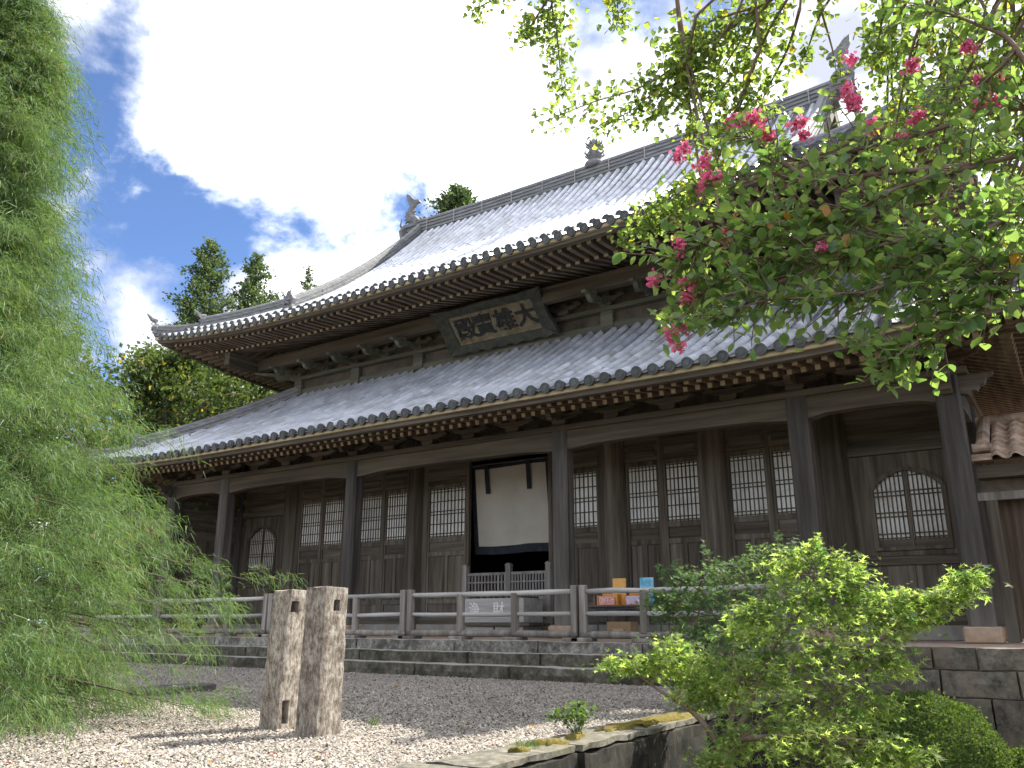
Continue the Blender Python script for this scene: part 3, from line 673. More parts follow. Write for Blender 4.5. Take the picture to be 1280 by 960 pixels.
def filler(x0, x1, z0, z1, y=YW, name='jamb_board', mat=WV): MB().box((x0, y - .055, z0), (x1, y + .045, z1)).build(name, mat, hall)
for sg in (-1, 1):
    def S(a, b): return (a, b) if sg > 0 else (-b, -a)
    # centre bay: one door leaf each side of the opening
    door(*S(1.185, 2.36), 10); filler(*S(1.10, 1.183), .262, 3.9); filler(*S(2.362, 2.56), .262, 3.9)
    filler(*S(1.187, 2.358), 3.43, 3.9, name='transom_board', mat=WX)
    for e0, da, db, dc, dd, e1 in ((2.95, 3.02, 3.77, 3.87, 4.66, 4.82), (5.2, 5.23, 6.01, 6.08, 6.88, 7.06)):
        door(*S(da, db), 8); door(*S(dc, dd), 8)
        filler(*S(e0, da - .002), .262, 3.9); filler(*S(dd + .002, e1), .262, 3.9); filler(*S(db + .002, dc - .002), .262, 3.9)
        filler(*S(da, db), 3.43, 3.9, name='transom_board', mat=WX); filler(*S(dc, dd), 3.43, 3.9, name='transom_board', mat=WX)
        for a_, b_ in ((da, db), (dc, dd)): panel(*S(a_ + .06, b_ - .06), 3.52, 3.72, hall, YW - .058, WX)
    # side bay: boarded wall with an arched window
    xa, xb = X2 + .22, X3 - .17
    xc = 8.40; hw, hb, ht = .58, 1.40, 2.78
    arch = []
    for k in range(25):
        q = -1 + 2 * k / 24; arch.append((xc + q * hw, ht - .34 * abs(q) ** 2.6 - .04 * math.sin(abs(q) * math.pi)))
    side = [(xc - hw, hb)] + arch + [(xc + hw, hb)]
    def archz(x):
        x = abs(x)
        for (p0, z0), (p1, z1) in zip(arch, arch[1:]):
            if p0 <= x <= p1: return z0 + (z1 - z0) * (x - p0) / (p1 - p0)
        return ht - .36
    w = MB(); y0 = YW - .03
    def sx(x): return sg * x
    bz0, bz1 = 1.28, 3.05
    def q4(x0, x1, za0, za1, zb0, zb1): w.add([(sx(x0), y0, za0), (sx(x1), y0, za1), (sx(x1), y0, zb1), (sx(x0), y0, zb0)], [(0, 1, 2, 3)])
    q4(xa, xc - hw, bz0, bz0, bz1, bz1); q4(xc + hw, xb, bz0, bz0, bz1, bz1); q4(xc - hw, xc + hw, bz0, bz0, hb, hb)
    for (p0, z0), (p1, z1) in zip(arch, arch[1:]): q4(p0, p1, z0, z1, bz1, bz1)
    n = len(side); w.add([(sx(x), y0, z) for x, z in side] + [(sx(x), y0 + .1, z) for x, z in side], [(i, i + 1, n + i + 1, n + i) for i in range(n - 1)])
    w.build('wall_boarding', WV, hall)
    fr = MB()
    for (p0, z0), (p1, z1) in zip(side, side[1:]): fr.beam((sx(p0), y0 - .015, z0), (sx(p1), y0 - .015, z1), .07, .055, up=(0, 1, 0))
    fr.beam((sx(xc - hw - .03), y0 - .015, hb), (sx(xc + hw + .03), y0 - .015, hb), .07, .06); fr.beam((sx(xc), y0 + .02, hb), (sx(xc), y0 + .02, ht), .035, .04, up=(0, 1, 0))
    win = fr.build('arched_window', WV, hall)
    pp = MB(); V = [(sx(x), y0 + .05, z) for x, z in arch]; pp.add(V + [(sx(x), y0 + .05, hb + .02) for x, z in arch], [(i, i + 1, 26 + i, 25 + i) for i in range(24)]); pp.build('paper', PAPER, win)
    lb = MB()
    for h in (0, 1):
        x0_, x1_ = (xc - hw + .03, xc - .04) if h == 0 else (xc + .04, xc + hw - .03)
        if sg > 0: lattice_bars(x0_, x1_, hb + .16, ht, y0 + .045, 7, (.02, .08, .32, .38, .62, .68, .9), lb, archz)
        else: lattice_bars(-x1_, -x0_, hb + .16, ht, y0 + .045, 7, (.02, .08, .32, .38, .62, .68, .9), lb, archz)
    lb.build('lattice', WV, win)
    lo, hi = S(xa, xb)
    MB().box((lo, y0 + .02, hb), (hi, y0 + .06, hb + .16)).build('window_rail', WX, hall)
    MB().box((lo, YW - .09, 1.12), (hi, YW + .05, 1.27)).build('wall_rail', WX, hall, bevel=.01); MB().box((lo, YW - .085, 3.06), (hi, YW + .05, 3.24)).build('wall_rail', WX, hall, bevel=.01)
    MB().box((lo, YW - .02, 3.242), (hi, YW + .03, 3.9)).build('upper_board', WX, hall)
    nb = 4
    for k in range(nb):
        a_, b_ = lo + (hi - lo) * k / nb, lo + (hi - lo) * (k + 1) / nb
        MB().box((a_ + .004, YW - .03 - .006 * (k % 2), .262), (b_ - .004, YW + .03, 1.118)).build('wall_board', WV, hall)
    # closed side and rear of the hall
    MB().box((sg * X3 - .03, YW + .17, .0), (sg * X3 + .03, 13.9, 4.12)).build('side_wall', WV, hall)
    MB().box((sg * X2 - .04, YW + .25, 6.0), (sg * X2 + .04, 11.8, 8.3)).build('upper_side_wall', WDK, hall)
MB().box((-X3 - .03, .17, 2.35), (-X3 + .03, YW - .17, 3.42)).build('side_upper_board', WY, hall)
for k in range(6): MB().box((-X3 - .02, .172 + k * .31, -.1), (-X3 + .02, .478 + k * .31, 2.345)).build('side_board', WDK, hall)  # dark boards added to stand in for the black opening below
MB().box((-X3, 13.9, -.1), (X3, 14.0, 4.3)).build('rear_wall', WDK, hall)
MB().box((-X2, 11.76, 4.3), (X2, 11.84, 8.3)).build('upper_rear_wall', WDK, hall)
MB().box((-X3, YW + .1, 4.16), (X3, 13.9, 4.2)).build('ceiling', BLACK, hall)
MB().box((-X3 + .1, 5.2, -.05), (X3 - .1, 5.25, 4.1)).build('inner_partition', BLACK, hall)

# ---- upper storey wall with its brackets
MB().box((-X2 - .02, YW - .03, 6.3), (X2 + .02, YW + .03, 8.25)).build('upper_wall', WDK, hall)
MB().box((-X2 - .25, YW - .20, 6.90), (X2 + .25, YW + .05, 7.0)).build('bracket_plate', WGREEN, hall, bevel=.01)
MB().box((-X2, YW - .12, 6.42), (X2, YW - .04, 6.62)).build('roof_flashing_beam', WGREEN, hall)
for sg in (-1, 1): MB().box((min(sg * 1.5, sg * (X2 + .9)), 1.29, 7.13), (max(sg * 1.5, sg * (X2 + .9)), 1.51, 7.49)).build('eave_purlin', WBEAM, hall, bevel=.015)
MB().box((-X2 - .02, YW - .16, 7.42), (X2 + .02, YW - .032, 7.62)).build('wall_purlin', WX, hall)
for sg in (-1, 1):
    MB().box((sg * X2 - .05, YW + .04, 6.90), (sg * X2 + sg * .2 + .05, 11.8, 7.0)).build('bracket_plate', WY, hall)
    MB().box((sg * (X2 + 1.0) - .11, .3, 7.10), (sg * (X2 + 1.0) + .11, 13.7, 7.46)).build('eave_purlin', WY, hall)
for x in (-X2, -XM, -X1, X1, XM, X2): MB().box((x - .15, YW - .16, 6.3), (x + .15, YW - .032, 6.898)).build('upper_post', WGREEN, hall)
for x in brx:
    if abs(x) > X2 + .05: continue
    cloud_bracket(x, YW - .1, 7.002, 'x', False, .95, mat=WGREEN)
    if abs(x) < 1.75: continue
    m = MB()
    prof = [(0, .02), (.30, .0), (.44, -.03), (.60, -.10), (.70, -.12), (.80, -.08), (.86, .0), (.95, .02), (1.02, .0), (1.06, .05), (1.0, .09), (0, .11)]
    m.prism(prof, (x - .055, YW - .16, 7.0), (0, -1, 0), (0, 0, 1), (1, 0, 0), .11)
    m.prism([(-.08, 0), (.08, 0), (.11, .03), (-.11, .03)], (x, 1.31, 7.10 - .001), (1, 0, 0), (0, 0, 1), (0, 1, 0), .16)
    m.build('bracket_arm', WGREEN, hall)
    MB().box((x - .05, YW - .13, 7.29), (x + .05, YW - .034, 7.42)).build('strut', WGREEN, hall)
for sg in (-1, 1):
    MB().prism([(0, 6.98), (.5, 6.92), (.62, 6.86), (.72, 6.93), (.8, 7.02), (1.3, 7.05), (1.36, 7.1), (0, 7.12)], (sg * X2, YW, 0), (sg * .707, -.707, 0), (0, 0, 1), (.707 * sg, .707, 0), .12).build('bracket_arm', WGREEN, hall)
    # hip rafters under the corners
    for rf, part, zz in ((UR, up_eave, 7.36), (LR, lo_eave, 3.9)):
        c0 = (sg * (rf.hx - .2), rf.ye + .2, zz + rf.r); t = 3.0 if rf is UR else 1.8
        c1 = (sg * (rf.hx - t), rf.ye + t, zz + (.55 if rf is UR else .33))
        MB().beam(c0, c1, .16, .24).build('hip_rafter', WRAFT, part)

# ---- name board
pl = thing('name_board', (0, 2.02, 6.62), 'carved name board with four dark characters leaning out under the upper eave', 'sign')
pb, ptp = np.array([0, 2.00, 6.60]), np.array([0, 1.14, 7.46]); v_ = (ptp - pb); PH = np.linalg.norm(v_); v_ /= PH; u_ = np.array([1.0, 0, 0]); n_ = np.cross(u_, v_)
def plq(a, b, d=0): return pb + u_ * a + v_ * b + n_ * d
def plq_box(name, a0, a1, b0, b1, d0, d1, mat, par=pl): 
    m = MB(); V = [plq(a, b, d) for d in (d0, d1) for a, b in ((a0, b0), (a1, b0), (a1, b1), (a0, b1))]
    return m.add(V, [(0, 3, 2, 1), (4, 5, 6, 7), (0, 1, 5, 4), (1, 2, 6, 5), (2, 3, 7, 6), (3, 0, 4, 7)]).build(name, mat, par)
IW, IB, IT = 1.20, .22, 1.0
plq_box('panel', -IW, IW, IB, IT, -.03, .0, PLAQ)
m = MB(); sc = [(-1.5, .0)] + [(-1.5 + 3.0 * k / 24, -.04 + .05 * abs(math.sin(k * math.pi / 4))) for k in range(25)] + [(1.5, .0)]
for nm, poly in (('frame_bottom', [(-1.30, IB)] + [(-1.62 + 3.24 * k / 32, -.02 + .06 * abs(math.sin(k * math.pi / 4))) for k in range(33)] + [(1.30, IB)]),
                 ('frame_top', [(-1.30, IT), (1.30, IT), (1.58, IT + .25), (.9, IT + .20), (0, IT + .23), (-.9, IT + .20), (-1.58, IT + .25)]),
                 ('frame_side', [(-1.30, IB), (-1.20, IB), (-1.20, IT), (-1.30, IT), (-1.55, IT + .2), (-1.50, .6), (-1.58, .05)]),
                 ('frame_side', [(1.30, IB), (1.20, IB), (1.20, IT), (1.30, IT), (1.55, IT + .2), (1.50, .6), (1.58, .05)])):
    m = MB(); V = [plq(a, b, -.04) for a, b in poly] + [plq(a, b, .03 + .05 * (abs(a) > 1.4 or b > IT + .1 or b < .1)) for a, b in poly]; n = len(poly)
    m.add(V, [tuple(reversed(range(n))), tuple(range(n, 2 * n))] + [(i, (i + 1) % n, n + (i + 1) % n, n + i) for i in range(n)]); m.build(nm, PLAQF, pl)
for ch, a in (('大', .92), ('雄', .33), ('寶', -.28), ('殿', -.82)):
    me = text_mesh(ch, .58, .012, .014); me.materials.clear(); me.materials.append(INK); o = link('character', me, pl)
    mx = Matrix(np.stack([u_, v_, n_], axis=1).tolist()).to_4x4(); mx.translation = Vector(plq(a, .60, .012)); o.matrix_basis = mx
for k in range(5): plq_box('signature_mark', -1.10 + .02 * (k % 2), -1.06 + .03 * (k % 2), .34 + .1 * k, .39 + .1 * k, .0, .01, INK)
# ================================================================== GROUND AND STONEWORK
GZ, LZ, FZ = -0.60, -1.42, -0.10        # gravel yard, lower garden, temple floor
WALLX = 7.95                             # face of the low wall between yard and garden
def sheet(name, poly, z, mat, n=1, dz=0):
    me = MB().add([(x, y, z) for x, y in poly], [tuple(range(len(poly)))]).mesh(name, mat)
    o = link(name, me); o['kind'] = 'structure'; return o
sheet('ground', [(-900, -900), (900, -900), (900, 900), (-900, 900)], LZ - .02, SOIL)
# gravel: noise ground with thousands of real pebbles
def gravel_mat():
    m, nt, N, L, b = nodes_mat('gravel')
    geo = N.new('ShaderNodeNewGeometry'); v = N.new('ShaderNodeTexVoronoi'); v.inputs['Scale'].default_value = 55; L.new(geo.outputs['Position'], v.inputs['Vector'])
    cr = N.new('ShaderNodeValToRGB'); e = cr.color_ramp.elements; e[0].color = (.11, .095, .08, 1); e[1].color = (.44, .375, .315, 1); x = e.new(.5); x.color = (.25, .21, .175, 1)
    sp = N.new('ShaderNodeSeparateColor'); L.new(v.outputs['Color'], sp.inputs[0]); L.new(sp.outputs[0], cr.inputs[0]); L.new(cr.outputs[0], b.inputs['Base Color'])
    bp = N.new('ShaderNodeBump'); bp.inputs['Distance'].default_value = .02; bp.inputs['Strength'].default_value = .9; bp.invert = True; L.new(v.outputs['Distance'], bp.inputs['Height']); L.new(bp.outputs[0], b.inputs['Normal'])
    b.inputs['Roughness'].default_value = .95; return m
GRAV = gravel_mat()
sheet('gravel_yard', [(-60, -60), (WALLX - .35, -60), (WALLX - .35, -3.2), (-60, -3.2)], GZ - .012, GRAV)
PEB = noisy('pebble', [(.3, (.25, .222, .187)), (.5, (.315, .283, .243)), (.7, (.275, .255, .23))], nscale=11, rough=.9, rnd=1.1, stain=(.155, .138, .115), stain_scale=.9, stain_amt=.45)
def pebbles():
    xs, ys = [], []
    n = 330000; x = rng.uniform(-7, WALLX - .4, n); y = rng.uniform(-13.2, -3.25, n)
    q = np.stack([x, y, np.full(n, GZ)], 1) - CAM; zc = q @ FW; px = 640 + FPX * (q @ RT) / zc; d = np.linalg.norm(q, axis=1)
    keep = (zc > .5) & (px > -140) & (px < 1100) & (rng.random(n) < np.clip(1.5 - d / 9, .22, 1))
    x, y = x[keep], y[keep]; n = len(x)
    T = np.array([(1, 0, 0), (0, 1, 0), (-1, 0, 0), (0, -1, 0), (0, 0, 1), (.0, 0, -1)], float); T[:, 2] *= .6
    TF = np.array([(0, 1, 4), (1, 2, 4), (2, 3, 4), (3, 0, 4)])
    a = rng.uniform(0, 6.28, n); s = rng.uniform(.006, .0145, n); st = rng.uniform(.65, 1.1, n); tl = rng.normal(0, .35, (n, 2))
    M = np.zeros((n, 3, 3)); M[:, 0, 0] = np.cos(a) * s; M[:, 1, 0] = np.sin(a) * s; M[:, 0, 1] = -np.sin(a) * s * st; M[:, 1, 1] = np.cos(a) * s * st; M[:, 2, 2] = s; M[:, 2, 0] = s * tl[:, 0]; M[:, 2, 1] = s * tl[:, 1]
    inst('gravel_pebbles', T, TF, np.stack([x, y, np.full(n, GZ) - .006 + rng.uniform(0, .008, n)], 1), M, rng.beta(1.6, 2.0, n), PEB, None, 'stuff')
    o = bpy.data.objects['gravel_pebbles']; tag(o, 'pale grey and tan pebbles covering the temple yard', 'gravel')
pebbles()

# platform with its stone steps
plat = thing('stone_platform', (0, -2.4, GZ), 'stone platform with three long mossy steps carrying the temple hall', 'platform')
MB().box((-30, -2.36, LZ - .02), (30, 16, FZ - .004)).build('platform_core', EARTH, plat)
sd_ = 0
for k, (yf, zt) in enumerate(((-2.42, FZ), (-2.80, FZ - .165), (-3.18, FZ - .33))):
    x = -22.0 + .37 * k
    while x < 7.55:
        L_ = random.uniform(1.25, 2.3) * (1.15 if k == 0 else 1.0); xe = min(x + L_, 7.62)
        if xe > 7.1: xe = 7.62
        sd_ += 1
        stone('step_stone', (x + .004, yf + random.uniform(-.008, .008), zt - .175 - (.03 if k == 2 else 0)), (xe - .004, yf + .42, zt + random.uniform(-.006, .004)), STONET if k == 0 else STONE, plat, .10, .009, .022, sd_)
        x = xe
# coursed wall under the right-hand end of the platform
for k, (z0, z1) in enumerate(((FZ - .245, FZ), (FZ - .54, FZ - .245), (LZ - .1, FZ - .54))):
    x = 7.64 + .1 * k
    while x < 17:
        L_ = random.uniform(.45, .85) if k < 2 else random.uniform(1.2, 1.9); sd_ += 1
        stone('wall_stone', (x + .003, -2.44 + random.uniform(-.012, .012) - (.02 if k == 2 else 0), z0 + .003), (x + L_ - .003, -2.05, z1 - .003), ASHLAR, plat, .11, .012, .012, sd_); x += L_

# low garden wall along the yard, with moss on its coping
gw = thing('garden_wall', (WALLX, -8, LZ), 'low dark stained stone retaining wall with mossy coping beside the gravel yard', 'wall')
ys = [-3.15, -4.3, -5.5, -6.6, -7.75, -8.7, -9.75, -10.9, -12.2, -13.6]
def wx(y): return WALLX - .02 - (0.06 * max(0, -9.0 - y) if y < -9.0 else 0)
for a_, b_ in zip(ys, ys[1:]):
    sd_ += 1
    o = stone('wall_block', (-.25, b_ + .004, LZ - .05), (.03, a_ - .004, GZ + .0), GWALL, gw, .09, .022, .02, sd_)
    o2 = stone('coping_stone', (-.37, b_ + .003, GZ + .002), (.022, a_ - .003, GZ + .04), COPING, gw, .08, .010, .022, sd_ + 50)
    xm = (wx(a_) + wx(b_)) / 2
    for q in (o, o2): q.location.x = xm; q.data.update()
def moss_pad(x, y, rx, ry, seed):
    n = 14; V = [(x, y, GZ + .07)]; F = []
    for ring, (f, h) in enumerate(((.5, .068), (.85, .056), (1.0, .030))):
        for k in range(n):
            a = 2 * math.pi * k / n; w_ = f * (1 + 1.1 * mnoise.noise(Vector((math.cos(a) * 1.3 + seed, math.sin(a) * 1.3, ring * .2))))
            V.append((x + rx * w_ * math.cos(a), y + ry * w_ * math.sin(a), GZ + h + random.uniform(-.006, .006)))
    F = [(0, 1 + k, 1 + (k + 1) % n) for k in range(n)]
    for r_ in range(2): F += [(1 + r_ * n + k, 1 + (r_ + 1) * n + k, 1 + (r_ + 1) * n + (k + 1) % n, 1 + r_ * n + (k + 1) % n) for k in range(n)]
    for v in range(1, len(V)): V[v] = (V[v][0], V[v][1], min(V[v][2], GZ + .075))
    MB().add(V, F).build('moss', MOSS, gw, smooth=True)
for i, (px, py, rx, ry) in enumerate(((820, 903, .13, .55), (775, 911, .10, .3), (845, 897, .10, .3), (690, 930, .07, .16), (648, 940, .05, .1), (720, 922, .06, .1))):
    p = on_z(px, py, GZ + .04); moss_pad(min(p[0], WALLX - .1), p[1], rx, ry, i * 3.3)

# two square stone pillars
def pillar(px, py, top, w, rotz, lean, holes, label, mat):
    p = on_z(px, py, GZ); h = top - GZ
    root = thing('stone_pillar', (p[0], p[1], GZ), label, 'stone post')
    bm = bmesh.new(); n, k = 6, 22
    rings = []
    for j in range(k + 1):
        z = -.05 + (h + .05) * j / k; s = w / 2 * (1.04 - .07 * j / k); ring = []
        for e in range(4):
            for i in range(n):
                q = -1 + 2 * i / n; c_ = [(q, -1), (1, q), (-q, 1), (-1, -q)][e]; f = s * (1 - .05 * (abs(c_[0]) > .98 and abs(c_[1]) > .98))
                v = Vector((c_[0] * f, c_[1] * f, z)); v += mnoise.noise_vector(v * 7 + Vector((px, 0, 0))) * .010 + mnoise.noise_vector(v * 26 + Vector((px, 0, 0))) * .005
                v.x += lean[0] * z; v.y += lean[1] * z; ring.append(bm.verts.new(v))
        rings.append(ring)
    N_ = 4 * n
    for a_, b_ in zip(rings, rings[1:]):
        for i in range(N_): bm.faces.new((a_[i], a_[(i + 1) % N_], b_[(i + 1) % N_], b_[i]))
    c = bm.verts.new(Vector((lean[0] * h, lean[1] * h, h + .012)))
    for i in range(N_): bm.faces.new((rings[-1][i], rings[-1][(i + 1) % N_], c))
    me = bpy.data.meshes.new('shaft'); bm.to_mesh(me); bm.free(); me.materials.append(mat)
    o = link('shaft', me, root); M = Matrix.Translation((p[0], p[1], GZ)) @ Matrix.Rotation(rotz, 4, 'Z'); o.matrix_basis = M
    for (a, z, hw, hh, face) in holes:     # square mortise: cut with a boolean so that it is a real socket
        m = MB(); s = w / 2
        m.box((a - hw, -s - .05, z - hh), (a + hw, -s + .10, z + hh)); cut = link('mortise_cutter', m.mesh('mortise_cutter', mat))
        cut.matrix_basis = M @ Matrix.Rotation(face, 4, 'Z')
        md = o.modifiers.new('mortise', 'BOOLEAN'); md.object = cut; md.operation = 'DIFFERENCE'; md.solver = 'EXACT'
        bpy.context.view_layer.update()
        me2 = bpy.data.meshes.new_from_object(o.evaluated_get(bpy.context.evaluated_depsgraph_get()))
        o.modifiers.clear(); o.data = me2; cut_me = cut.data; bpy.data.objects.remove(cut); bpy.data.meshes.remove(cut_me)
    return root
pillar(349, 909, .425, .225, R(86), (.02, -.03), [(-.035, .90, .036, .042, 0), (-.045, .12, .033, .085, 0)], 'pale lichened square stone pillar with a slot near its foot, standing behind its darker twin', PILLAR)
pillar(397, 917, .435, .235, R(88), (.0, -.015), [(.0, .905, .030, .04, 0)], 'brown pitted square stone pillar with one socket, in front of its paler twin', PILLAR2)

# weathered plank lying on the gravel
pa, pb_ = on_z(160, 866, GZ + .03), on_z(262, 857, GZ + .03)
m = MB(); d = Vector(pb_) - Vector(pa)
for k in range(3):
    off = Vector((-d.y, d.x, 0)).normalized() * (k - 1) * .20
    m.beam(Vector(pa) + off * .8 + d * (.02 * k), Vector(pb_) + off * .8 - d * (.10 * abs(k - 1)), .15, .07)
tag(m.build('old_plank', wood('old_wood', (.2, .2, 1), (.05, .045, .04), (.11, .10, .09), (.19, .175, .155)), None, bevel=.01), 'grey weathered planks lying on the gravel by the drooping conifer', 'plank')

# ================================================================== FENCE, BOX, TABLE, CURTAIN, GATE
FY = -2.02
def rail_pts(x0, x1, z, sag=.012):
    return [(x0 + (x1 - x0) * k / 6, FY + random.uniform(-.006, .006), z + random.uniform(-.008, .008) - sag * math.sin(math.pi * k / 6)) for k in range(7)]
fpos = ((-10.35, -6.69), (-6.63, -2.99), (-2.93, .67), (.73, 4.15), (4.21, 7.35))
words = ('its left end hidden behind the drooping conifer', 'ending behind the stone pillars', 'between the stone pillars and the doorway', 'in front of the offering box and doorway', 'in front of the folding table, partly behind the maple')
for (xa, xb), wd in zip(fpos, words):
    f = thing('wooden_fence', ((xa + xb) / 2, FY, FZ), 'grey weathered two-rail wooden fence section ' + wd, 'fence', 'fence sections along the platform edge')
    L_ = xb - xa
    for i in range(4):
        x = xa + .05 + (L_ - .10) * i / 3; top = .735 if i in (0, 3) else .64; lean = random.uniform(-.015, .015)
        MB().beam((x, FY, .02), (x + lean, FY + random.uniform(-.01, .01), top), .105, .105, up=(0, 1, 0)).build('post', WPOST, f, bevel=.008)
        MB().box((x - .14, FY - .17, FZ), (x + .14, FY + .17, FZ + .055)).build('foot_block', WPOST, f, bevel=.008)
    MB().tube(rail_pts(xa + .05, xb - .05, .645), [.036, .043, .037, .044, .038, .043, .036], 10).build('top_rail', WGREY, f, smooth=True)
    MB().tube(rail_pts(xa + .05, xb - .05, .315), [.032, .038, .035, .04, .034, .038, .033], 10).build('middle_rail', WGREY, f, smooth=True)
    MB().tube(rail_pts(xa, xb, .0, 0), [.052, .058, .05, .06, .052, .056, .05], 10).build('ground_beam', WPOST, f, smooth=True)

# offering box
ob = thing('offering_box', (.55, 1.0, FZ), 'grey wooden offering box with white characters in front of the doorway', 'offering box')
bx0, bx1, by0, by1 = -.30, 1.20, .98, 1.72
MB().box((bx0, by0, .17), (bx1, by1, .66)).build('body', BOXW, ob, bevel=.01)
MB().box((bx0 - .16, by0 - .05, .10), (bx1 + .16, by1 + .05, .165)).build('ledge', WX, ob, bevel=.01)
for k in range(2): MB().box((bx0 + .03 + k * .74, by0 + .02, FZ), (bx0 + .73 + k * .74, by1 - .02, .098)).build('stand_panel', BOXW, ob, bevel=.01)
for k in range(9): MB().box((bx0 + .05 + k * .165, by0 + .03, .662), (bx0 + .10 + k * .165, by1 - .03, .70)).build('slat', WY, ob)
for ch, x in (('浄', -.05), ('財', .58)):
    me = text_mesh(ch, .30, .003, .002); me.materials.clear(); me.materials.append(WHITE); o = link('character', me, ob)
    o.matrix_basis = Matrix.Translation((x, by0 - .004, .42)) @ Matrix.Rotation(math.pi / 2, 4, 'X')

# low lattice gate in the doorway
g = thing('lattice_gate', (0, 2.1, .13), 'low grey wooden gate with upright bars closing the temple doorway', 'gate')
for x in (-1.13, .08, 1.13):
    MB().box((x - .06, 2.04, .13), (x + .06, 2.16, 1.40)).prism([(-.07, 1.40), (.07, 1.40), (.07, 1.42), (0, 1.46), (-.07, 1.42)], (x, 2.03, 0), (1, 0, 0), (0, 0, 1), (0, 1, 0), .14).build('gate_post', GATE, g)
for x0, x1 in ((-1.07, .02), (.14, 1.07)):
    for z, h in ((1.20, .06), (.66, .06), (.16, .08), (1.03, .03), (.83, .03)): MB().box((x0, 2.075, z), (x1, 2.125, z + h)).build('gate_rail', GATE, g)
    n = 12
    for k in range(n): x = x0 + (x1 - x0) * (k + .5) / n; MB().box((x - .017, 2.082, .72), (x + .017, 2.118, 1.20)).build('gate_bar', GATE, g)
    MB().box((x0, 2.09, .24), (x1, 2.11, .66)).build('gate_panel', GATE, g)

# door curtain, leaning inwards at its foot
cu = thing('door_curtain', (0, 2.0, 3.7), 'white cloth curtain with dark border and two dark hanging ties in the doorway', 'curtain')
def curt(a, b, d=0.0):      # a in -1..1 across, b in 0..1 down
    return (a * 1.17, 2.27 + .25 * b + (.006 + .02 * b) * math.sin(a * 11 + b * 1.5) + .012 * math.sin(a * 4 + b * 3) + d, 3.76 - 2.05 * b + .012 * math.sin(a * 4))
def cgrid(name, a0, a1, b0, b1, d, mat, n=14, th=.006):
    m = MB(); V = []
    for dd in (d, d + th):
        for i in range(n + 1):
            for j in range(n + 1): V.append(curt(a0 + (a1 - a0) * i / n, b0 + (b1 - b0) * j / n, dd))
    F = []; K = (n + 1) ** 2
    for i in range(n):
        for j in range(n): q = i * (n + 1) + j; F.append((q, q + n + 1, q + n + 2, q + 1)); F.append((K + q, K + q + 1, K + q + n + 2, K + q + n + 1))
    return m.add(V, F).build(name, mat, cu, smooth=True)
cgrid('dark_border', -1, 1, 0, 1, 0, NAVY); cgrid('white_panel', -.87, .82, .034, .91, -.012, CLOTH)
for a in (-.56, .43): cgrid('hanging_tie', a - .05, a + .05, .0, .32, -.05, NAVY, 6)
MB().tube([(-1.25, 2.26, 3.79), (1.25, 2.26, 3.79)], .025, 8).build('curtain_rod', METAL, cu)

# folding table with display racks and a cardboard box
tb = thing('folding_table', (3.5, 1.2, FZ), 'low folding table with dark metal legs beside the doorway', 'table')
MB().box((2.62, .98, .462), (4.32, 1.48, .492)).build('table_top', TABLEW, tb, bevel=.005)
MB().box((2.70, 1.03, .415), (4.24, 1.05, .46)).box((2.70, 1.41, .415), (4.24, 1.43, .46)).build('apron', METAL, tb)
for x in (2.86, 4.16):
    for y in (1.04, 1.42): MB().tube([(x, y, FZ), (x, y, .46)], .014, 8).build('leg', METAL, tb)
    MB().tube([(x, 1.05, .18), (x, 1.41, .18)], .01, 6).build('leg_brace', METAL, tb)
def rack(x, cardm, printm, label):
    r_ = thing('display_rack', (x, 1.2, .492), label, 'display rack', )
    MB().box((x - .02, 1.10, .492), (x + .42, 1.34, .502)).box((x + .40, 1.10, .502), (x + .42, 1.34, .70)).box((x - .02, 1.10, .502), (x, 1.34, .68)).box((x - .02, 1.33, .502), (x + .42, 1.345, .72)).build('box', ORANGE, r_)
    MB().box((x + .24, 1.28, .502), (x + .52, 1.30, 1.0)).build('back_card', cardm, r_)
    MB().box((x + .02, 1.09, .505), (x + .36, 1.098, .66)).build('front_print', printm, r_)
rack(2.84, AMBER, PINKP, 'orange display rack with amber back card on the folding table')
rack(3.42, BLUEC, BLUEP, 'orange display rack with light blue back card on the folding table')
cb = thing('cardboard_box', (3.3, 1.25, FZ), 'brown cardboard box on the floor under the folding table', 'box')
MB().box((3.02, 1.10, FZ), (3.52, 1.42, .19)).build('carton', CARD, cb); MB().box((3.14, 1.094, -.0), (3.36, 1.099, .06)).build('carton_label', noisy('label_tan', [(.3, (.42, .30, .18)), (.7, (.5, .37, .24))]), cb)
bl = MB().lathe([(.05, 0), (.05, .02), (.03, .06), (.022, .11), (.03, .14), (.012, .17), (.012, .21)], (2.74, 1.15, .492), 12).build('hand_bell', noisy('bronze', [(.3, (.10, .06, .05)), (.7, (.2, .13, .09))], rough=.4), None, smooth=True)
tag(bl, 'small dark bronze hand bell at the end of the folding table', 'bell')

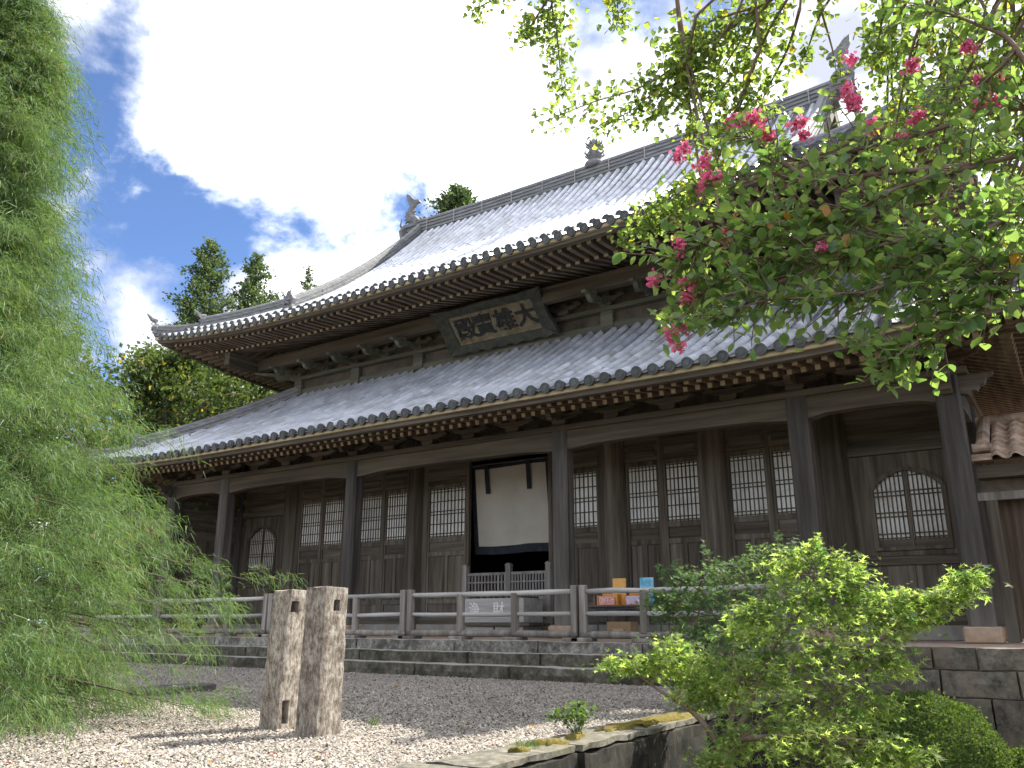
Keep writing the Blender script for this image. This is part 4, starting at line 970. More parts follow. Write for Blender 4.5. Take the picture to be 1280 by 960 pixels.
# ================================================================== SIDE CORRIDORS
CT_V, CT_F = [], []
for y, dz in ((0, .02), (.27, 0)):
    for k in range(9): q = k / 8; CT_V.append(((q - .5) * .27, y, dz + .045 * math.sin(q * 2 * math.pi) * (1 if q < .5 else .7)))
for k in range(8): CT_F.append((k, k + 1, 10 + k, 9 + k))
for k in range(9): x, y, z = CT_V[k]; CT_V.append((x, 0, z - .022))
for k in range(8): CT_F.append((k + 1, k, 18 + k, 19 + k))
CTM = MB().add(CT_V, CT_F).mesh('corridor_tile', CTILE, True)
for sg, lab in ((1, 'low roofed corridor with wavy brown roof tiles joining the hall beside the corner column'), (-1, 'low roofed corridor half hidden behind the drooping conifer')):
    c = thing('roofed_corridor', (sg * 13, 1.6, FZ), lab, 'corridor')
    x0, x1 = 9.64, 17.0
    def bxs(xa, xb): return (xa, xb) if sg > 0 else (-xb, -xa)
    a, b = bxs(x0, x1)
    e0, z0, e1, z1 = .32, 2.50, 1.75, 3.28
    deck = MB().add([(a, e0, z0 - .03), (b, e0, z0 - .03), (b, e1, z1 - .03), (a, e1, z1 - .03), (b, 2 * e1 - e0, z0 - .03), (a, 2 * e1 - e0, z0 - .03)], [(0, 1, 2, 3), (3, 2, 4, 5)]).build('corridor_roof', WDK, c)
    sl = math.atan2(z1 - z0, e1 - e0); n = 0
    for i in range(int((x1 - x0 - .22) / .25)):
        for k in range(7):
            if sg < 0 and i > 12: continue
            x = x0 + .36 + i * .25; t = k * .235
            o = link('corridor_tile', CTM, deck); o.matrix_basis = Matrix.Translation((sg * x, e0 - .06 + t * math.cos(sl), z0 + .0 + t * math.sin(sl))) @ Matrix.Rotation(sl, 4, 'X') @ Matrix.Rotation(random.uniform(-.02, .02), 4, 'Z')
    MB().tube([(a, e1, z1 + .06), (b, e1, z1 + .06)], .10, 10).build('ridge_roll', CTILE, deck)
    vx = sg * (x0 + .12)
    ver = MB()
    ver.tube([(vx, e0 + .36, z0 + .28), (vx, e1, z1 + .08)], .095, 10); ver.build('verge_roll', CTILE, deck)
    MB().tube([(vx - .14, e0 + .30, z0 + .22), (vx + .12, e0 + .30, z0 + .22)], .075, 10).build('verge_cap', CTILE, deck)
    for k in range(3): MB().box((vx - .15, e0 - .04 + .02 * k, z0 - .02 + .035 * k), (vx + .12, e0 + .30, z0 + .01 + .035 * k)).build('verge_tile', CTILE, deck)
    MB().box((a, .44, 2.24), (b, .60, 2.42)).build('eave_beam', WX, c)
    MB().box((a - .1, .72, 1.94), (b, .86, 2.06)).build('pale_beam', WPOST, c); MB().box((a, .74, 2.062), (b, .84, 2.24)).build('dark_infill', WDK, c)
    MB().box((a, .95, 2.0), (b, 1.0, 2.5)).build('upper_board', BROWN, c)
    x = a + .02
    while x < b - .02:
        w = random.uniform(.16, .26); MB().box((x + .003, 1.02 + random.uniform(-.012, .012), FZ), (min(x + w, b) - .003, 1.06, 2.06)).build('wall_board', BROWN, c); x += w
    for xx in (x0 + .12, x0 + 2.4, x0 + 4.8): MB().box((sg * xx - .075, .70, FZ), (sg * xx + .075, .85, 1.938)).build('post', WV, c)
# ================================================================== VEGETATION
def rand_unit(n):
    v = rng.normal(size=(n, 3)); return v / np.linalg.norm(v, axis=1, keepdims=True)
def smooth_path(P, k=6):
    P = [np.array(p, float) for p in P]; out = []
    for i in range(len(P) - 1):
        p0, p1, p2, p3 = P[max(i - 1, 0)], P[i], P[i + 1], P[min(i + 2, len(P) - 1)]
        for t in np.linspace(0, 1, k, endpoint=False):
            out.append(.5 * ((2 * p1) + (-p0 + p2) * t + (2 * p0 - 5 * p1 + 4 * p2 - p3) * t * t + (-p0 + 3 * p1 - 3 * p2 + p3) * t ** 3))
    out.append(P[-1]); return out
def taper(n, r0, r1): return [r0 + (r1 - r0) * i / max(1, n - 1) for i in range(n)]
# leaf outlines (x across, y along, z out), triangles
def fan(outline, fold=.0):
    V = [(0, 0.0, 0)] + [(x, y, fold * abs(x)) for x, y in outline]; return np.array(V), np.array([(0, i, i + 1) for i in range(1, len(outline))])
MAPLE_V, MAPLE_F = fan([(.06, -.02), (.50, -.06), (.13, .16), (.66, .50), (.13, .32), (.13, .52), (0, 1.08), (-.13, .52), (-.13, .32), (-.66, .50), (-.13, .16), (-.50, -.06), (-.06, -.02)], .15)
GINK_V, GINK_F = fan([(.03, .35), (.48, .62), (.34, .86), (.06, .90), (0, .78), (-.06, .90), (-.34, .86), (-.48, .62), (-.03, .35)], .12)
OVAL_V = np.array([(0, 0, 0), (.26, .22, .06), (.34, .5, .08), (.22, .8, .06), (0, 1, -.04), (-.22, .8, .06), (-.34, .5, .08), (-.26, .22, .06), (0, .5, 0)]); OVAL_F = np.array([(8, i, i + 1) for i in range(0, 7)] + [(8, 7, 0)])
NEED_V = np.array([(-.5, 0, 0), (.5, 0, 0), (.35, .5, .0), (-.35, .5, 0), (0, 1, 0)]); NEED_F = np.array([(0, 1, 2), (0, 2, 3), (3, 2, 4)])
SPRIG_V = np.array([(0, 0, 0), (.32, .45, .1), (0, 1.0, 0), (-.32, .45, .1), (.55, .75, -.1), (-.55, .8, -.08), (.12, .2, 0), (-.12, .2, 0)]); SPRIG_F = np.array([(0, 1, 2), (0, 2, 3), (6, 4, 1), (7, 3, 5)])
def leaves(name, V, F, P, D, U, size, mat, parent, kind='stuff', rnd=None):
    """Leaves at P pointing along D with their faces towards U."""
    n = len(P); M = frames(np.asarray(D), np.asarray(U)) * np.asarray(size)[:, None, None]
    return inst(name, V, F, P, M, rng.random(n) if rnd is None else rnd, mat, parent, kind)
def wood_net(name, paths, mat, parent, n=7):
    m = MB()
    for P, r0, r1 in paths: m.tube(P, taper(len(P), r0, r1), n, True)
    return m.build(name, mat, parent, smooth=True)

# ---- Japanese maples in the garden below the yard
LM1 = leafmat('maple_leaf_lit', (.085, .152, .050), (.330, .390, .130), .66, .6, .15, (.30, .10, .03), (1.65, 1.8, 1.0), .004)  # sunlight on the near maple is put into this paler leaf colour
LM2 = leafmat('maple_leaf_deep', (.070, .130, .056), (.130, .200, .085), .45, .6, .15, (.16, .20, .05), (1.5, 1.6, .9))  # darker copy, shade on the rear maple put into the colour
def maple(root_px, root_d, limbs, pads, mat, label, leaf, n_single=0, dens=1.0, base_z=LZ):
    b = at(*root_px, root_d); base = np.array([b[0], b[1], base_z]); t = thing('maple_tree', base, label, 'tree', 'maples in the garden')
    b2 = b.copy(); paths = [(smooth_path([base, base * .5 + b2 * .5 + (.03, .02, 0), b2]), .06, .045)]
    tips = []
    for L in limbs:
        P = smooth_path([b2] + [at(x, y, d) for x, y, d in L]); paths.append((P, .026, .006)); tips += P[2:]
    tips = np.array(tips)
    LP, LD, LU, LS, LV = [], [], [], [], []
    for (x, y, r, d) in pads:
        c = at(x, y, d); R_ = r / FPX * d
        k = tips[np.argmin(np.linalg.norm(tips - c, axis=1))]
        paths.append((smooth_path([k, (k + c) / 2 + rng.normal(0, .02, 3), c], 4), .008, .003))
        ns = int(9 + R_ * 74)
        for _ in range(ns):                # flat sprays of leaves on thin twigs
            o = rand_unit(1)[0] * R_ * rng.random() ** .5; o[2] *= .85
            e = c + o; out = o + np.array([0, 0, .15 * R_]); out = out / (np.linalg.norm(out) + 1e-6)
            paths.append(([c + o * .25, e], .003, .0012))
            nl = max(3, int(rng.integers(12, 20) * dens)); sp = leaf * 1.6
            q = rng.normal(0, 1, (nl, 3)) * np.array([sp, sp, sp * .32])
            if rng.random() < .22:      # a shoot that reaches out of the crown
                up_ = out + np.array([0, 0, .5]); q = up_ * (rng.random((nl, 1)) * R_ * .55) + rng.normal(0, .35 * sp, (nl, 3)); paths.append(([e, e + up_ * R_ * .5], .002, .001))
            LP.append(e + q); az = rng.uniform(0, 6.28, nl)
            D = np.stack([np.cos(az), np.sin(az), rng.uniform(-1.0, .1, nl)], 1) + out * .6; LD.append(D)
            LU.append(np.stack([rng.normal(.1, .7, nl), rng.normal(-.2, .7, nl), np.ones(nl)], 1)); LS.append(rng.uniform(.45, 1.35, nl) * leaf); LV.append(np.clip(rng.normal(.5, .28) + rng.normal(0, .13, nl), 0, .985))
    LP, LD, LU, LS, LV = map(np.concatenate, (LP, LD, LU, LS, LV))
    wood_net('trunk', paths, BARKM, t, 6)
    leaves('crown', MAPLE_V, MAPLE_F, LP, LD, LU, LS, mat, t, 'stuff', LV)
    return t
maple((893, 905), 8.0,
      [[(880, 850, 8.1), (868, 800, 8.3), (880, 740, 8.5)], [(920, 850, 8.2), (935, 790, 8.4), (960, 720, 8.7)]],
      [(868, 735, 34, 8.5), (905, 722, 30, 8.6), (845, 765, 30, 8.3), (890, 770, 40, 8.4), (930, 750, 34, 8.6), (955, 705, 24, 8.8), (975, 690, 18, 8.9), (860, 810, 30, 8.2), (905, 815, 36, 8.2), (950, 800, 34, 8.4), (830, 748, 14, 8.3), (848, 725, 16, 8.4), (893, 860, 34, 8.0), (862, 845, 26, 8.0), (985, 745, 26, 8.8)],
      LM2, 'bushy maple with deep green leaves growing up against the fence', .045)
maple((905, 945), 6.6,
      [[(938, 880, 6.6), (960, 820, 6.7), (1000, 765, 6.9), (1015, 720, 7.0)], [(960, 900, 6.5), (1030, 850, 6.5), (1100, 800, 6.6), (1160, 760, 6.7), (1212, 722, 6.8)],
       [(880, 905, 6.6), (850, 878, 6.7), (828, 866, 6.8), (790, 838, 6.9)], [(930, 925, 6.2), (1000, 920, 6.0), (1080, 925, 6.0)], [(920, 860, 6.8), (915, 810, 7.0), (925, 780, 7.1)]],
      [(1000, 745, 38, 6.9), (985, 705, 20, 7.0), (1012, 690, 14, 7.0), (1040, 745, 34, 6.9), (1050, 715, 20, 7.0), (1085, 760, 32, 6.8), (1075, 735, 16, 6.9), (1120, 775, 28, 6.7), (1130, 750, 14, 6.8), (1150, 768, 18, 6.7), (1172, 752, 14, 6.7), (1195, 738, 11, 6.8), (1212, 720, 9, 6.8),
       (960, 775, 30, 6.8), (935, 770, 18, 6.9), (928, 790, 16, 7.0), (975, 820, 40, 6.6), (1025, 810, 42, 6.6), (1075, 815, 36, 6.5), (1115, 830, 22, 6.5), (930, 850, 40, 6.6), (985, 880, 44, 6.4), (1045, 875, 44, 6.3), (1090, 880, 26, 6.3), (940, 915, 44, 6.2), (1000, 935, 42, 6.0), (1060, 935, 34, 6.0), (1110, 945, 22, 6.0), (1140, 945, 10, 6.0),
       (890, 870, 30, 6.8), (860, 850, 30, 6.8), (825, 832, 24, 6.9), (795, 835, 20, 6.9), (768, 832, 12, 7.0), (840, 815, 18, 6.9), (900, 960, 26, 6.2), (880, 835, 26, 6.8)],
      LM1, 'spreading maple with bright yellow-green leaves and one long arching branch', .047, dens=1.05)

# ---- clipped round bush and low plants
LB = leafmat('bush_leaf', (.040, .075, .020), (.095, .140, .040), .35, .7, .08, (.14, .14, .04))
def round_bush(c, r, rz, n, label, leaf=.022, mat=LB, name='clipped_bush'):
    t = thing(name, (c[0], c[1], LZ), label, 'bush'); v = rand_unit(n); v[:, 2] = np.abs(v[:, 2]) * 1.1 - .25; v /= np.linalg.norm(v, axis=1, keepdims=True)
    lump = np.array([1 + .05 * mnoise.noise(Vector(q * 3.2)) + .03 * mnoise.noise(Vector(q * 9)) for q in v])
    rad = lump * (1 - np.abs(rng.normal(0, .035, n)))
    P = np.array(c) + v * np.array([r, r, rz]) * rad[:, None]
    stray = rng.random(n) < .03; P[stray] += v[stray] * rng.uniform(.01, .07, (stray.sum(), 1))
    D = v * .7 + rand_unit(n) * .9 + (0, 0, .25)
    m = MB(); 
    for k in range(9): a = k * .7; m.tube([(c[0], c[1], LZ - .03), (c[0] + .2 * r * math.cos(a), c[1] + .2 * r * math.sin(a), (LZ + c[2]) / 2), (c[0] + .7 * r * math.cos(a), c[1] + .7 * r * math.sin(a), c[2] + .3 * rz)], [.03, .02, .008], 6)
    m.build('stem', BARK, t)
    leaves('foliage', OVAL_V, OVAL_F, P, D, v + rand_unit(n) * .5, rng.uniform(.7, 1.3, n) * leaf, mat, t)
p = on_y(1150, 915, -5.2); round_bush((p[0], p[1], -1.02), .66, .60, 26000, 'dense round clipped green bush below the stone platform wall')
p = on_y(1262, 958, -4.2); round_bush((p[0] + .12, p[1], -1.22), .32, .28, 3500, 'small dark green bush at the foot of the coursed stone wall', .032)
LW = leafmat('weed_leaf', (.04, .085, .022), (.10, .155, .045), .4, .5, .3)
def weed(px, py, r, h, n, label, grass=False):
    p = on_z(px, py, GZ + .03); t = thing('weed_plant', p, label, 'plant')
    if grass:
        a = rng.uniform(0, 6.28, n); l = rng.uniform(.4, 1, n) * h; P = p + np.stack([rng.normal(0, r * .5, n), rng.normal(0, r * .5, n), np.zeros(n) - .01], 1)
        D = np.stack([np.cos(a) * .6, np.sin(a) * .6, np.ones(n)], 1); V = NEED_V * np.array([.06, 1, 1]); leaves('blades', V, NEED_F, P, D, rand_unit(n), l, LW, t)
        return
    m = MB(); P = []
    for k in range(9):
        a = rng.uniform(0, 6.28); e = p + np.array([math.cos(a) * r * rng.uniform(.3, 1), math.sin(a) * r * rng.uniform(.3, 1), h * rng.uniform(.5, 1)])
        m.tube([p - (0, 0, .02), (p + e) / 2 + (0, 0, .05), e], [.004, .003, .0015], 5)
        for q in np.linspace(.3, 1, n // 9): P.append(p * (1 - q) + e * q + rng.normal(0, .018, 3) + (0, 0, .05 * math.sin(q * 3)))
    m.build('stem', LW, t); P = np.array(P); k = len(P)
    leaves('leaves', OVAL_V, OVAL_F, P, rand_unit(k) + (0, 0, .2), rand_unit(k) * .5 + (0, 0, 1), rng.uniform(.6, 1.2, k) * .034, LW, t)
weed(722, 921, .22, .24, 360, 'leafy green weed growing on the edge of the mossy garden wall')
weed(662, 934, .10, .07, 420, 'small tuft of grass at the end of the mossy garden wall', True)
weed(576, 910, .03, .04, 30, 'tiny green sprout in the gravel away from the pillars', True)
weed(467, 905, .03, .10, 40, 'thin upright sprout in the gravel beside the brown stone pillar', True)

# ---- thread-leaf conifer on the left
LC = leafmat('thread_leaf', (.048, .100, .036), (.140, .205, .075), .40, .55, .25, (.22, .16, .06), (1.5, 1.6, .8), .02)
def conifer():
    base = on_z(-170, 905, GZ); base[2] = GZ; dist = np.linalg.norm(base - CAM)
    t = thing('drooping_conifer', base, 'tall thread-leaf conifer with drooping feathery green sprays beside the gravel yard', 'tree')
    H = 7.2; trunk = [base + (0, 0, -.05)] + [base + (rng.normal(0, .04), rng.normal(0, .04), H * k / 9) for k in range(1, 10)]
    paths = [(smooth_path(trunk, 3), .13, .02)]
    # radius of the crown with height, read off the outline in the photograph
    hz = np.array([0, .34, .66, 1.18, 1.76, 2.38, 3.0, 3.5, 4.4, 5.2, 6.0, 7.2]); hr = np.array([1.9, 2.55, 2.75, 2.66, 2.2, 1.74, 1.42, 1.20, .74, .63, .48, .03])
    TP, TD, TL, TW = [], [], [], []
    nb = 760
    for i in range(nb):
        h = .04 + (H - .24) * ((i + rng.random()) / nb) ** 1.22; az = i * 2.39996 + rng.normal(0, .3)
        R_ = (np.interp(h, hz, hr) + .12 * min(1, h / 3)) * rng.uniform(.42, 1.0) * (1 + .16 * math.sin(h * 5.2 + az * 2) + .10 * math.sin(h * 11 + az)); u = np.array([math.cos(az), math.sin(az), 0])
        s0 = base + (0, 0, h - .02 * R_); e = base + u * R_ + (0, 0, h - .03 * R_)
        bp = smooth_path([s0, s0 * .55 + e * .45 + (0, 0, .10 * R_), e], 6); paths.append((bp, .008 * max(.4, R_), .002))
        for j, q in enumerate(bp[4:]):
            f = (j + 1) / len(bp[4:])
            for _ in range(int(6 + 6 * f)):
                q = q + rng.normal(0, .035, 3)
                # a hanging spray: stem bending down, threads along it
                a2 = az + rng.normal(0, .75); out = np.array([math.cos(a2), math.sin(a2), rng.uniform(-.25, .30)])
                Ls = rng.uniform(.16, .42) * (.75 + .3 * f) * (1.5 if rng.random() < .08 else 1); mid = q + out * Ls * .55; tip = q + out * Ls * .92 + np.array([0, 0, -Ls * rng.uniform(.2, .62)])
                k = 12
                for w in np.linspace(.15, 1, k):
                    pp = (1 - w) ** 2 * q + 2 * w * (1 - w) * mid + w * w * tip; tg = 2 * (1 - w) * (mid - q) + 2 * w * (tip - mid); tg /= np.linalg.norm(tg) + 1e-6
                    TP.append(pp + rng.normal(0, .014, 3)); TD.append(tg * .75 + rng.normal(0, .40, 3) + np.array([0, 0, -.36])); TL.append(rng.uniform(.045, .12)); TW.append(rng.uniform(.042, .07))
    TP, TD, TL, TW = map(np.array, (TP, TD, TL, TW)); n = len(TP)
    # keep only what can be seen from around the viewpoint (the far side of the crown carries fewer threads)
    side = ((TP - base)[:, :2] @ (CAM - base)[:2]) / np.linalg.norm((CAM - base)[:2]); keep = (side > -.35) | (rng.random(n) < .35)
    TP, TD, TL, TW = TP[keep], TD[keep], TL[keep], TW[keep]; n = len(TP)
    M = frames(TD, rand_unit(n)); M = M * np.stack([TL * TW, TL, TL], 1)[:, None, :]
    wood_net('trunk', paths, BARK, t, 6)
    hue = np.array([.5 + .5 * mnoise.noise(Vector(q * 2.2)) for q in TP]); inst('crown', NEED_V, NEED_F, TP, M, np.clip(hue * .7 + .15 + rng.normal(0, .2, n), 0, .995), LC, t, 'stuff')
    return n
print('conifer threads', conifer())

# ---- ginkgo and crape myrtle hanging over from the right
LG = leafmat('ginkgo_leaf', (.125, .185, .058), (.235, .295, .105), .55, .55, .2, (.42, .34, .05), (1.7, 1.8, .85), .04)
LK = leafmat('myrtle_leaf', (.085, .155, .062), (.185, .250, .100), .54, .4, .35, (.34, .14, .03), (1.7, 1.8, .8), .012)
PK = leafmat('myrtle_flower', (.66, .10, .22), (.84, .26, .40), .3, .6, .2, tcol=(1.1, .8, 1.0))
def strand_leaves(P, width, n, droop=.5):
    P = np.array(P); i = rng.integers(0, len(P) - 1, n); f = rng.random(n)[:, None]; q = P[i] * (1 - f) + P[i + 1] * f
    return q + rng.normal(0, 1, (n, 3)) * width
def ginkgo():
    base = np.array([13.4, -7.6, LZ]); t = thing('ginkgo_tree', base, 'ginkgo with small fan-shaped yellow-green leaves hanging into view beside the hall roof', 'tree')
    hub = np.array([13.0, -7.7, 6.2]); paths = [(smooth_path([base, base + (.1, .05, 3.5), hub, hub + (.1, 0, 4.5)]), .28, .08)]
    LP = []; mains = []
    D = 6.2
    strands = [  # (pixel polyline, distance, spread px, leaves)
        ([(760, -120), (715, -60), (690, -10), (696, 40), (700, 85), (704, 118)], 6.6, 9, 230), ([(690, -10), (665, 30), (650, 48)], 6.6, 8, 70), ([(720, -70), (685, 20), (690, 45)], 6.6, 12, 130),
        ([(720, -90), (650, -20), (605, 6), (594, 14)], 6.8, 7, 70), ([(830, -90), (780, -20), (772, 10), (778, 34)], 6.4, 9, 120),
        ([(1060, -70), (960, 0), (880, 55), (810, 105), (740, 128), (680, 152)], 6.0, 10, 300), ([(960, 0), (900, 45), (850, 80), (800, 130), (745, 163)], 6.0, 12, 280), ([(940, 10), (880, 30), (835, 60)], 6.1, 14, 190), ([(920, 20), (880, 75), (850, 110), (815, 140)], 5.9, 13, 220),
        ([(1000, -40), (940, 30), (900, 90), (860, 130)], 6.0, 16, 260), ([(870, 20), (862, 70), (868, 130), (872, 165)], 5.9, 8, 70),
        ([(1010, -40), (960, 40), (930, 120), (905, 180), (880, 235), (850, 260), (800, 292)], 5.8, 10, 330), ([(950, 60), (915, 150), (890, 215), (870, 250)], 5.8, 13, 260), ([(1000, 10), (985, 60), (960, 110), (940, 150)], 5.9, 10, 130), ([(980, -30), (950, 20), (930, 70), (890, 130), (862, 180)], 5.9, 14, 230),
        ([(880, 250), (840, 275), (800, 288), (776, 300)], 5.7, 8, 120), ([(905, 290), (870, 330), (850, 390), (830, 402)], 5.5, 7, 120), ([(900, 215), (850, 240), (800, 270)], 5.7, 9, 120),
        ([(1010, -60), (1020, -10), (1040, 60), (1046, 95)], 5.6, 6, 40), ([(1080, -60), (1030, 10), (1010, 60), (1000, 80)], 5.8, 5, 40),
        ([(1110, -80), (1105, 0), (1098, 50), (1090, 70)], 5.8, 14, 170)]
    for k in range(26):   # the sunlit mass on the right
        x0 = rng.uniform(1100, 1330); y0 = rng.uniform(-60, 130); x1 = x0 + rng.normal(-20, 30); y1 = y0 + rng.uniform(110, 220)
        x1 = max(x1, 1098 + rng.uniform(0, 30))
        strands.append(([(x0 + 40, y0 - 70), (x0 + 10, y0), ((x0 + x1) / 2, (y0 + y1) / 2), (x1, y1)], rng.uniform(5.4, 6.8), 13, 130))
    for k in range(9):
        x0 = rng.uniform(1090, 1290); y0 = rng.uniform(270, 330)
        strands.append(([(x0 + 50, y0 - 120), (x0 + 20, y0 - 50), (x0, y0), (x0 - 8, y0 + 60)], rng.uniform(5.6, 6.6), 9, 60))
    for px, d, sp, n in strands:
        n = int(n * 1.45); P = smooth_path([at(x, y, d + .1 * i % .3) for i, (x, y) in enumerate(px)], 5); P0 = P[0]
        mains.append(P0); paths.append((P, .011, .0025)); LP.append(strand_leaves(P[3:] if len(P) > 8 else P, sp / FPX * d, n))
    mains = np.array(mains)
    order = np.argsort(mains[:, 0]); 
    for k in range(7):                      # seven limbs, each carrying the strands nearest to it
        grp = mains[order[k * len(order) // 7:(k + 1) * len(order) // 7]]; c = grp.mean(0) + np.array([.25, .1, .55])
        s0 = hub + (0, 0, .3 + .35 * k); mid = (s0 + c) / 2 + np.array([0, 0, .7]); limb = smooth_path([s0, mid, c], 7); paths.append((limb, .06, .022)); L_ = np.array(limb)
        for p in grp:
            q = L_[np.argmin(np.linalg.norm(L_ - (p + (.15, 0, .3)), axis=1))]; paths.append((smooth_path([q, (p + q) / 2 + rng.normal(0, .06, 3) + (0, 0, .12), p], 4), .014, .008))
    LP = np.concatenate(LP)
    # crown above and to the right, outside the picture
    n2 = 2500; C2 = hub + (0, 0, 2.5); LP = np.concatenate([LP, C2 + rand_unit(n2) * np.array([2.2, 2.2, 2.6]) * rng.random((n2, 1)) ** .4 + (1.2, .6, 0)])
    n = len(LP); wood_net('trunk', paths, BARKM, t, 6)
    a = rng.uniform(0, 6.28, n); Dv = np.stack([np.cos(a) * .8, np.sin(a) * .8, rng.uniform(-1.1, .2, n)], 1)
    leaves('crown', GINK_V, GINK_F, LP, Dv, rand_unit(n) + (0, 0, .6), rng.uniform(.6, 1.15, n) * .052, LG, t)
ginkgo()

def myrtle():
    base = np.array([12.6, -10.2, LZ]); t = thing('crape_myrtle', base, 'crape myrtle with glossy oval leaves and pink flower clusters hanging over from the right', 'tree')
    hub = np.array([12.1, -10.25, 1.3]); paths = [(smooth_path([base, base + (-.15, 0, 1.2), hub]), .11, .075)]
    B = [  # branch polylines (pixel, pixel, distance)
        [(1330, 235, 3.9), (1265, 270, 3.8), (1210, 298, 3.7), (1130, 345, 3.6), (1060, 370, 3.5), (960, 375, 3.5), (900, 395, 3.5)],
        [(1330, 235, 3.9), (1280, 325, 3.6), (1235, 380, 3.5), (1185, 415, 3.45), (1140, 430, 3.4), (1112, 440, 3.4)],
        [(1330, 180, 4.0), (1230, 205, 3.9), (1110, 240, 3.8), (1020, 300, 3.7), (940, 330, 3.6), (870, 372, 3.6)],
        [(1230, 205, 3.9), (1120, 215, 3.9), (1010, 225, 3.9), (950, 215, 3.9), (905, 240, 3.9)],
        [(1330, 130, 4.2), (1240, 140, 4.1), (1160, 165, 4.1), (1080, 185, 4.1), (1000, 200, 4.0), (965, 180, 4.0)],
        [(1330, 180, 4.0), (1270, 60, 4.2), (1220, 30, 4.2), (1150, 5, 4.2)], [(1270, 60, 4.2), (1245, 90, 4.2), (1215, 105, 4.2)],
        [(1110, 240, 3.8), (1050, 270, 3.75), (960, 280, 3.7), (890, 300, 3.7), (850, 330, 3.7)], [(1210, 298, 3.7), (1130, 300, 3.7), (1060, 320, 3.6), (990, 345, 3.6)],
        [(1235, 395, 3.4), (1225, 330, 3.5), (1180, 300, 3.6)], [(1280, 330, 3.6), (1230, 350, 3.5), (1180, 370, 3.5)], [(1010, 225, 3.9), (960, 190, 4.0), (930, 170, 4.0)]]
    LP, LD, LU, LS = [], [], [], []; twig_tips = []
    for bi, b in enumerate(B):
        P = smooth_path([at(*q) for q in b], 7); paths.append((P, .014, .003))
        if bi in (0, 2, 4): paths.append((smooth_path([hub, (hub + P[0]) / 2 + (0, 0, .2), P[0]], 4), .035, .015))
        top = bi in (5, 6)
        for q in range(3, len(P)):
            for _ in range(1 if top else (2 if bi == 1 else (1 if bi in (3, 4, 11) else (3 if q % 2 else 2)))):
                d0 = P[q] - P[q - 1]; d0 /= np.linalg.norm(d0); dv = d0 * .7 + rand_unit(1)[0] * .8 + np.array([-.1, 0, .05 if bi != 1 else -.12]); dv /= np.linalg.norm(dv)
                L_ = rng.uniform(.12, .30) * (.6 if bi == 1 else 1); e = P[q] + dv * L_; mid = (P[q] + e) / 2 + rng.normal(0, .012, 3); tw = smooth_path([P[q], mid, e], 4); paths.append((tw, .0035, .0012)); twig_tips.append((e, dv))
                nl = int(4 + L_ * 18)
                for w in np.linspace(.2, 1, nl):
                    p = tw[min(len(tw) - 1, int(w * (len(tw) - 1)))] + rng.normal(0, .008, 3); s_ = np.cross(dv, rand_unit(1)[0]); s_ /= np.linalg.norm(s_)
                    LP.append(p); LD.append(s_ * 1.0 + dv * .5 + np.array([0, 0, -.15])); LU.append(rand_unit(1)[0] * .5 + np.array([0, 0, 1])); LS.append(rng.uniform(.6, 1.15) * .060)
    LP, LD, LU, LS = map(np.array, (LP, LD, LU, LS)); n = len(LP)
    wood_net('trunk', paths, BARKM, t, 6)
    dist = np.linalg.norm(LP - CAM, axis=1); order = np.argsort(dist); near, rest = order[:280], order[280:]
    rv = rng.random(n)
    crown = leaves('crown', OVAL_V, OVAL_F, LP[rest], LD[rest], LU[rest], LS[rest], LK, t, 'stuff', rv[rest])
    vari = []
    for k in range(14):
        m = MB(); m.add(OVAL_V * np.array([1, 1, rng.uniform(.3, 1.8)]), [tuple(f) for f in OVAL_F], float(k / 13 * .97)); vari.append(m.mesh('leaf', LK, True))
    M = frames(LD[near], LU[near])
    for k, i in enumerate(near):
        o = link('leaf', vari[k % 14], crown); mx = Matrix((M[k] * LS[i]).tolist()).to_4x4(); mx.translation = Vector(LP[i]); o.matrix_basis = mx
    FL = [(1060, 108, 17, 4.0), (1066, 132, 11, 4.0), (1003, 152, 14, 4.0), (940, 148, 10, 4.0), (952, 165, 8, 4.0), (917, 152, 7, 4.0), (856, 186, 11, 4.0), (878, 237, 12, 3.9), (882, 199, 7, 3.9), (905, 299, 15, 3.7), (868, 362, 15, 3.6), (848, 318, 8, 3.7), (852, 410, 15, 3.6), (1032, 308, 8, 3.6), (970, 352, 10, 3.6), (1143, 150, 12, 4.2), (1142, 85, 7, 4.2), (1245, 105, 14, 4.2), (1228, 130, 12, 4.2), (1210, 60, 7, 4.2), (1090, 160, 9, 4.1), (815, 355, 6, 3.7)]
    PV = np.array([(0, 0, 0), (.30, .35, .18), (.48, .75, -.05), (.15, .95, .15), (-.2, 1.0, -.1), (-.5, .7, .12), (-.28, .33, 0)]); PF = np.array([(0, i, i + 1) for i in range(1, 6)])
    tips = np.array([e for e, _ in twig_tips])
    for x, y, r, d in FL:
        c = at(x, y, d); R_ = r / FPX * d * 1.05; k = int(14 + r * 8); sub = c + rng.normal(0, .55, (max(2, r // 4), 3)) * R_ * np.array([.8, .8, 1.1]) + (RT * .35 + UP * .3) * R_ * rng.normal(0, 1, (max(2, r // 4), 1)); sub[0] = c
        P = sub[rng.integers(0, len(sub), k)] + rng.normal(0, .012, (k, 3))
        o = leaves('flower_cluster', PV, PF, P, rand_unit(k), rand_unit(k), rng.uniform(.6, 1.2, k) * .021, PK, t, 'stuff')
        j = np.argmin(np.linalg.norm(tips - c, axis=1)); MB().tube(smooth_path([tips[j], (tips[j] + c) / 2 + (0, 0, .02), c], 4), .0025, 5).build('flower_stalk', BARKM, o)
myrtle()

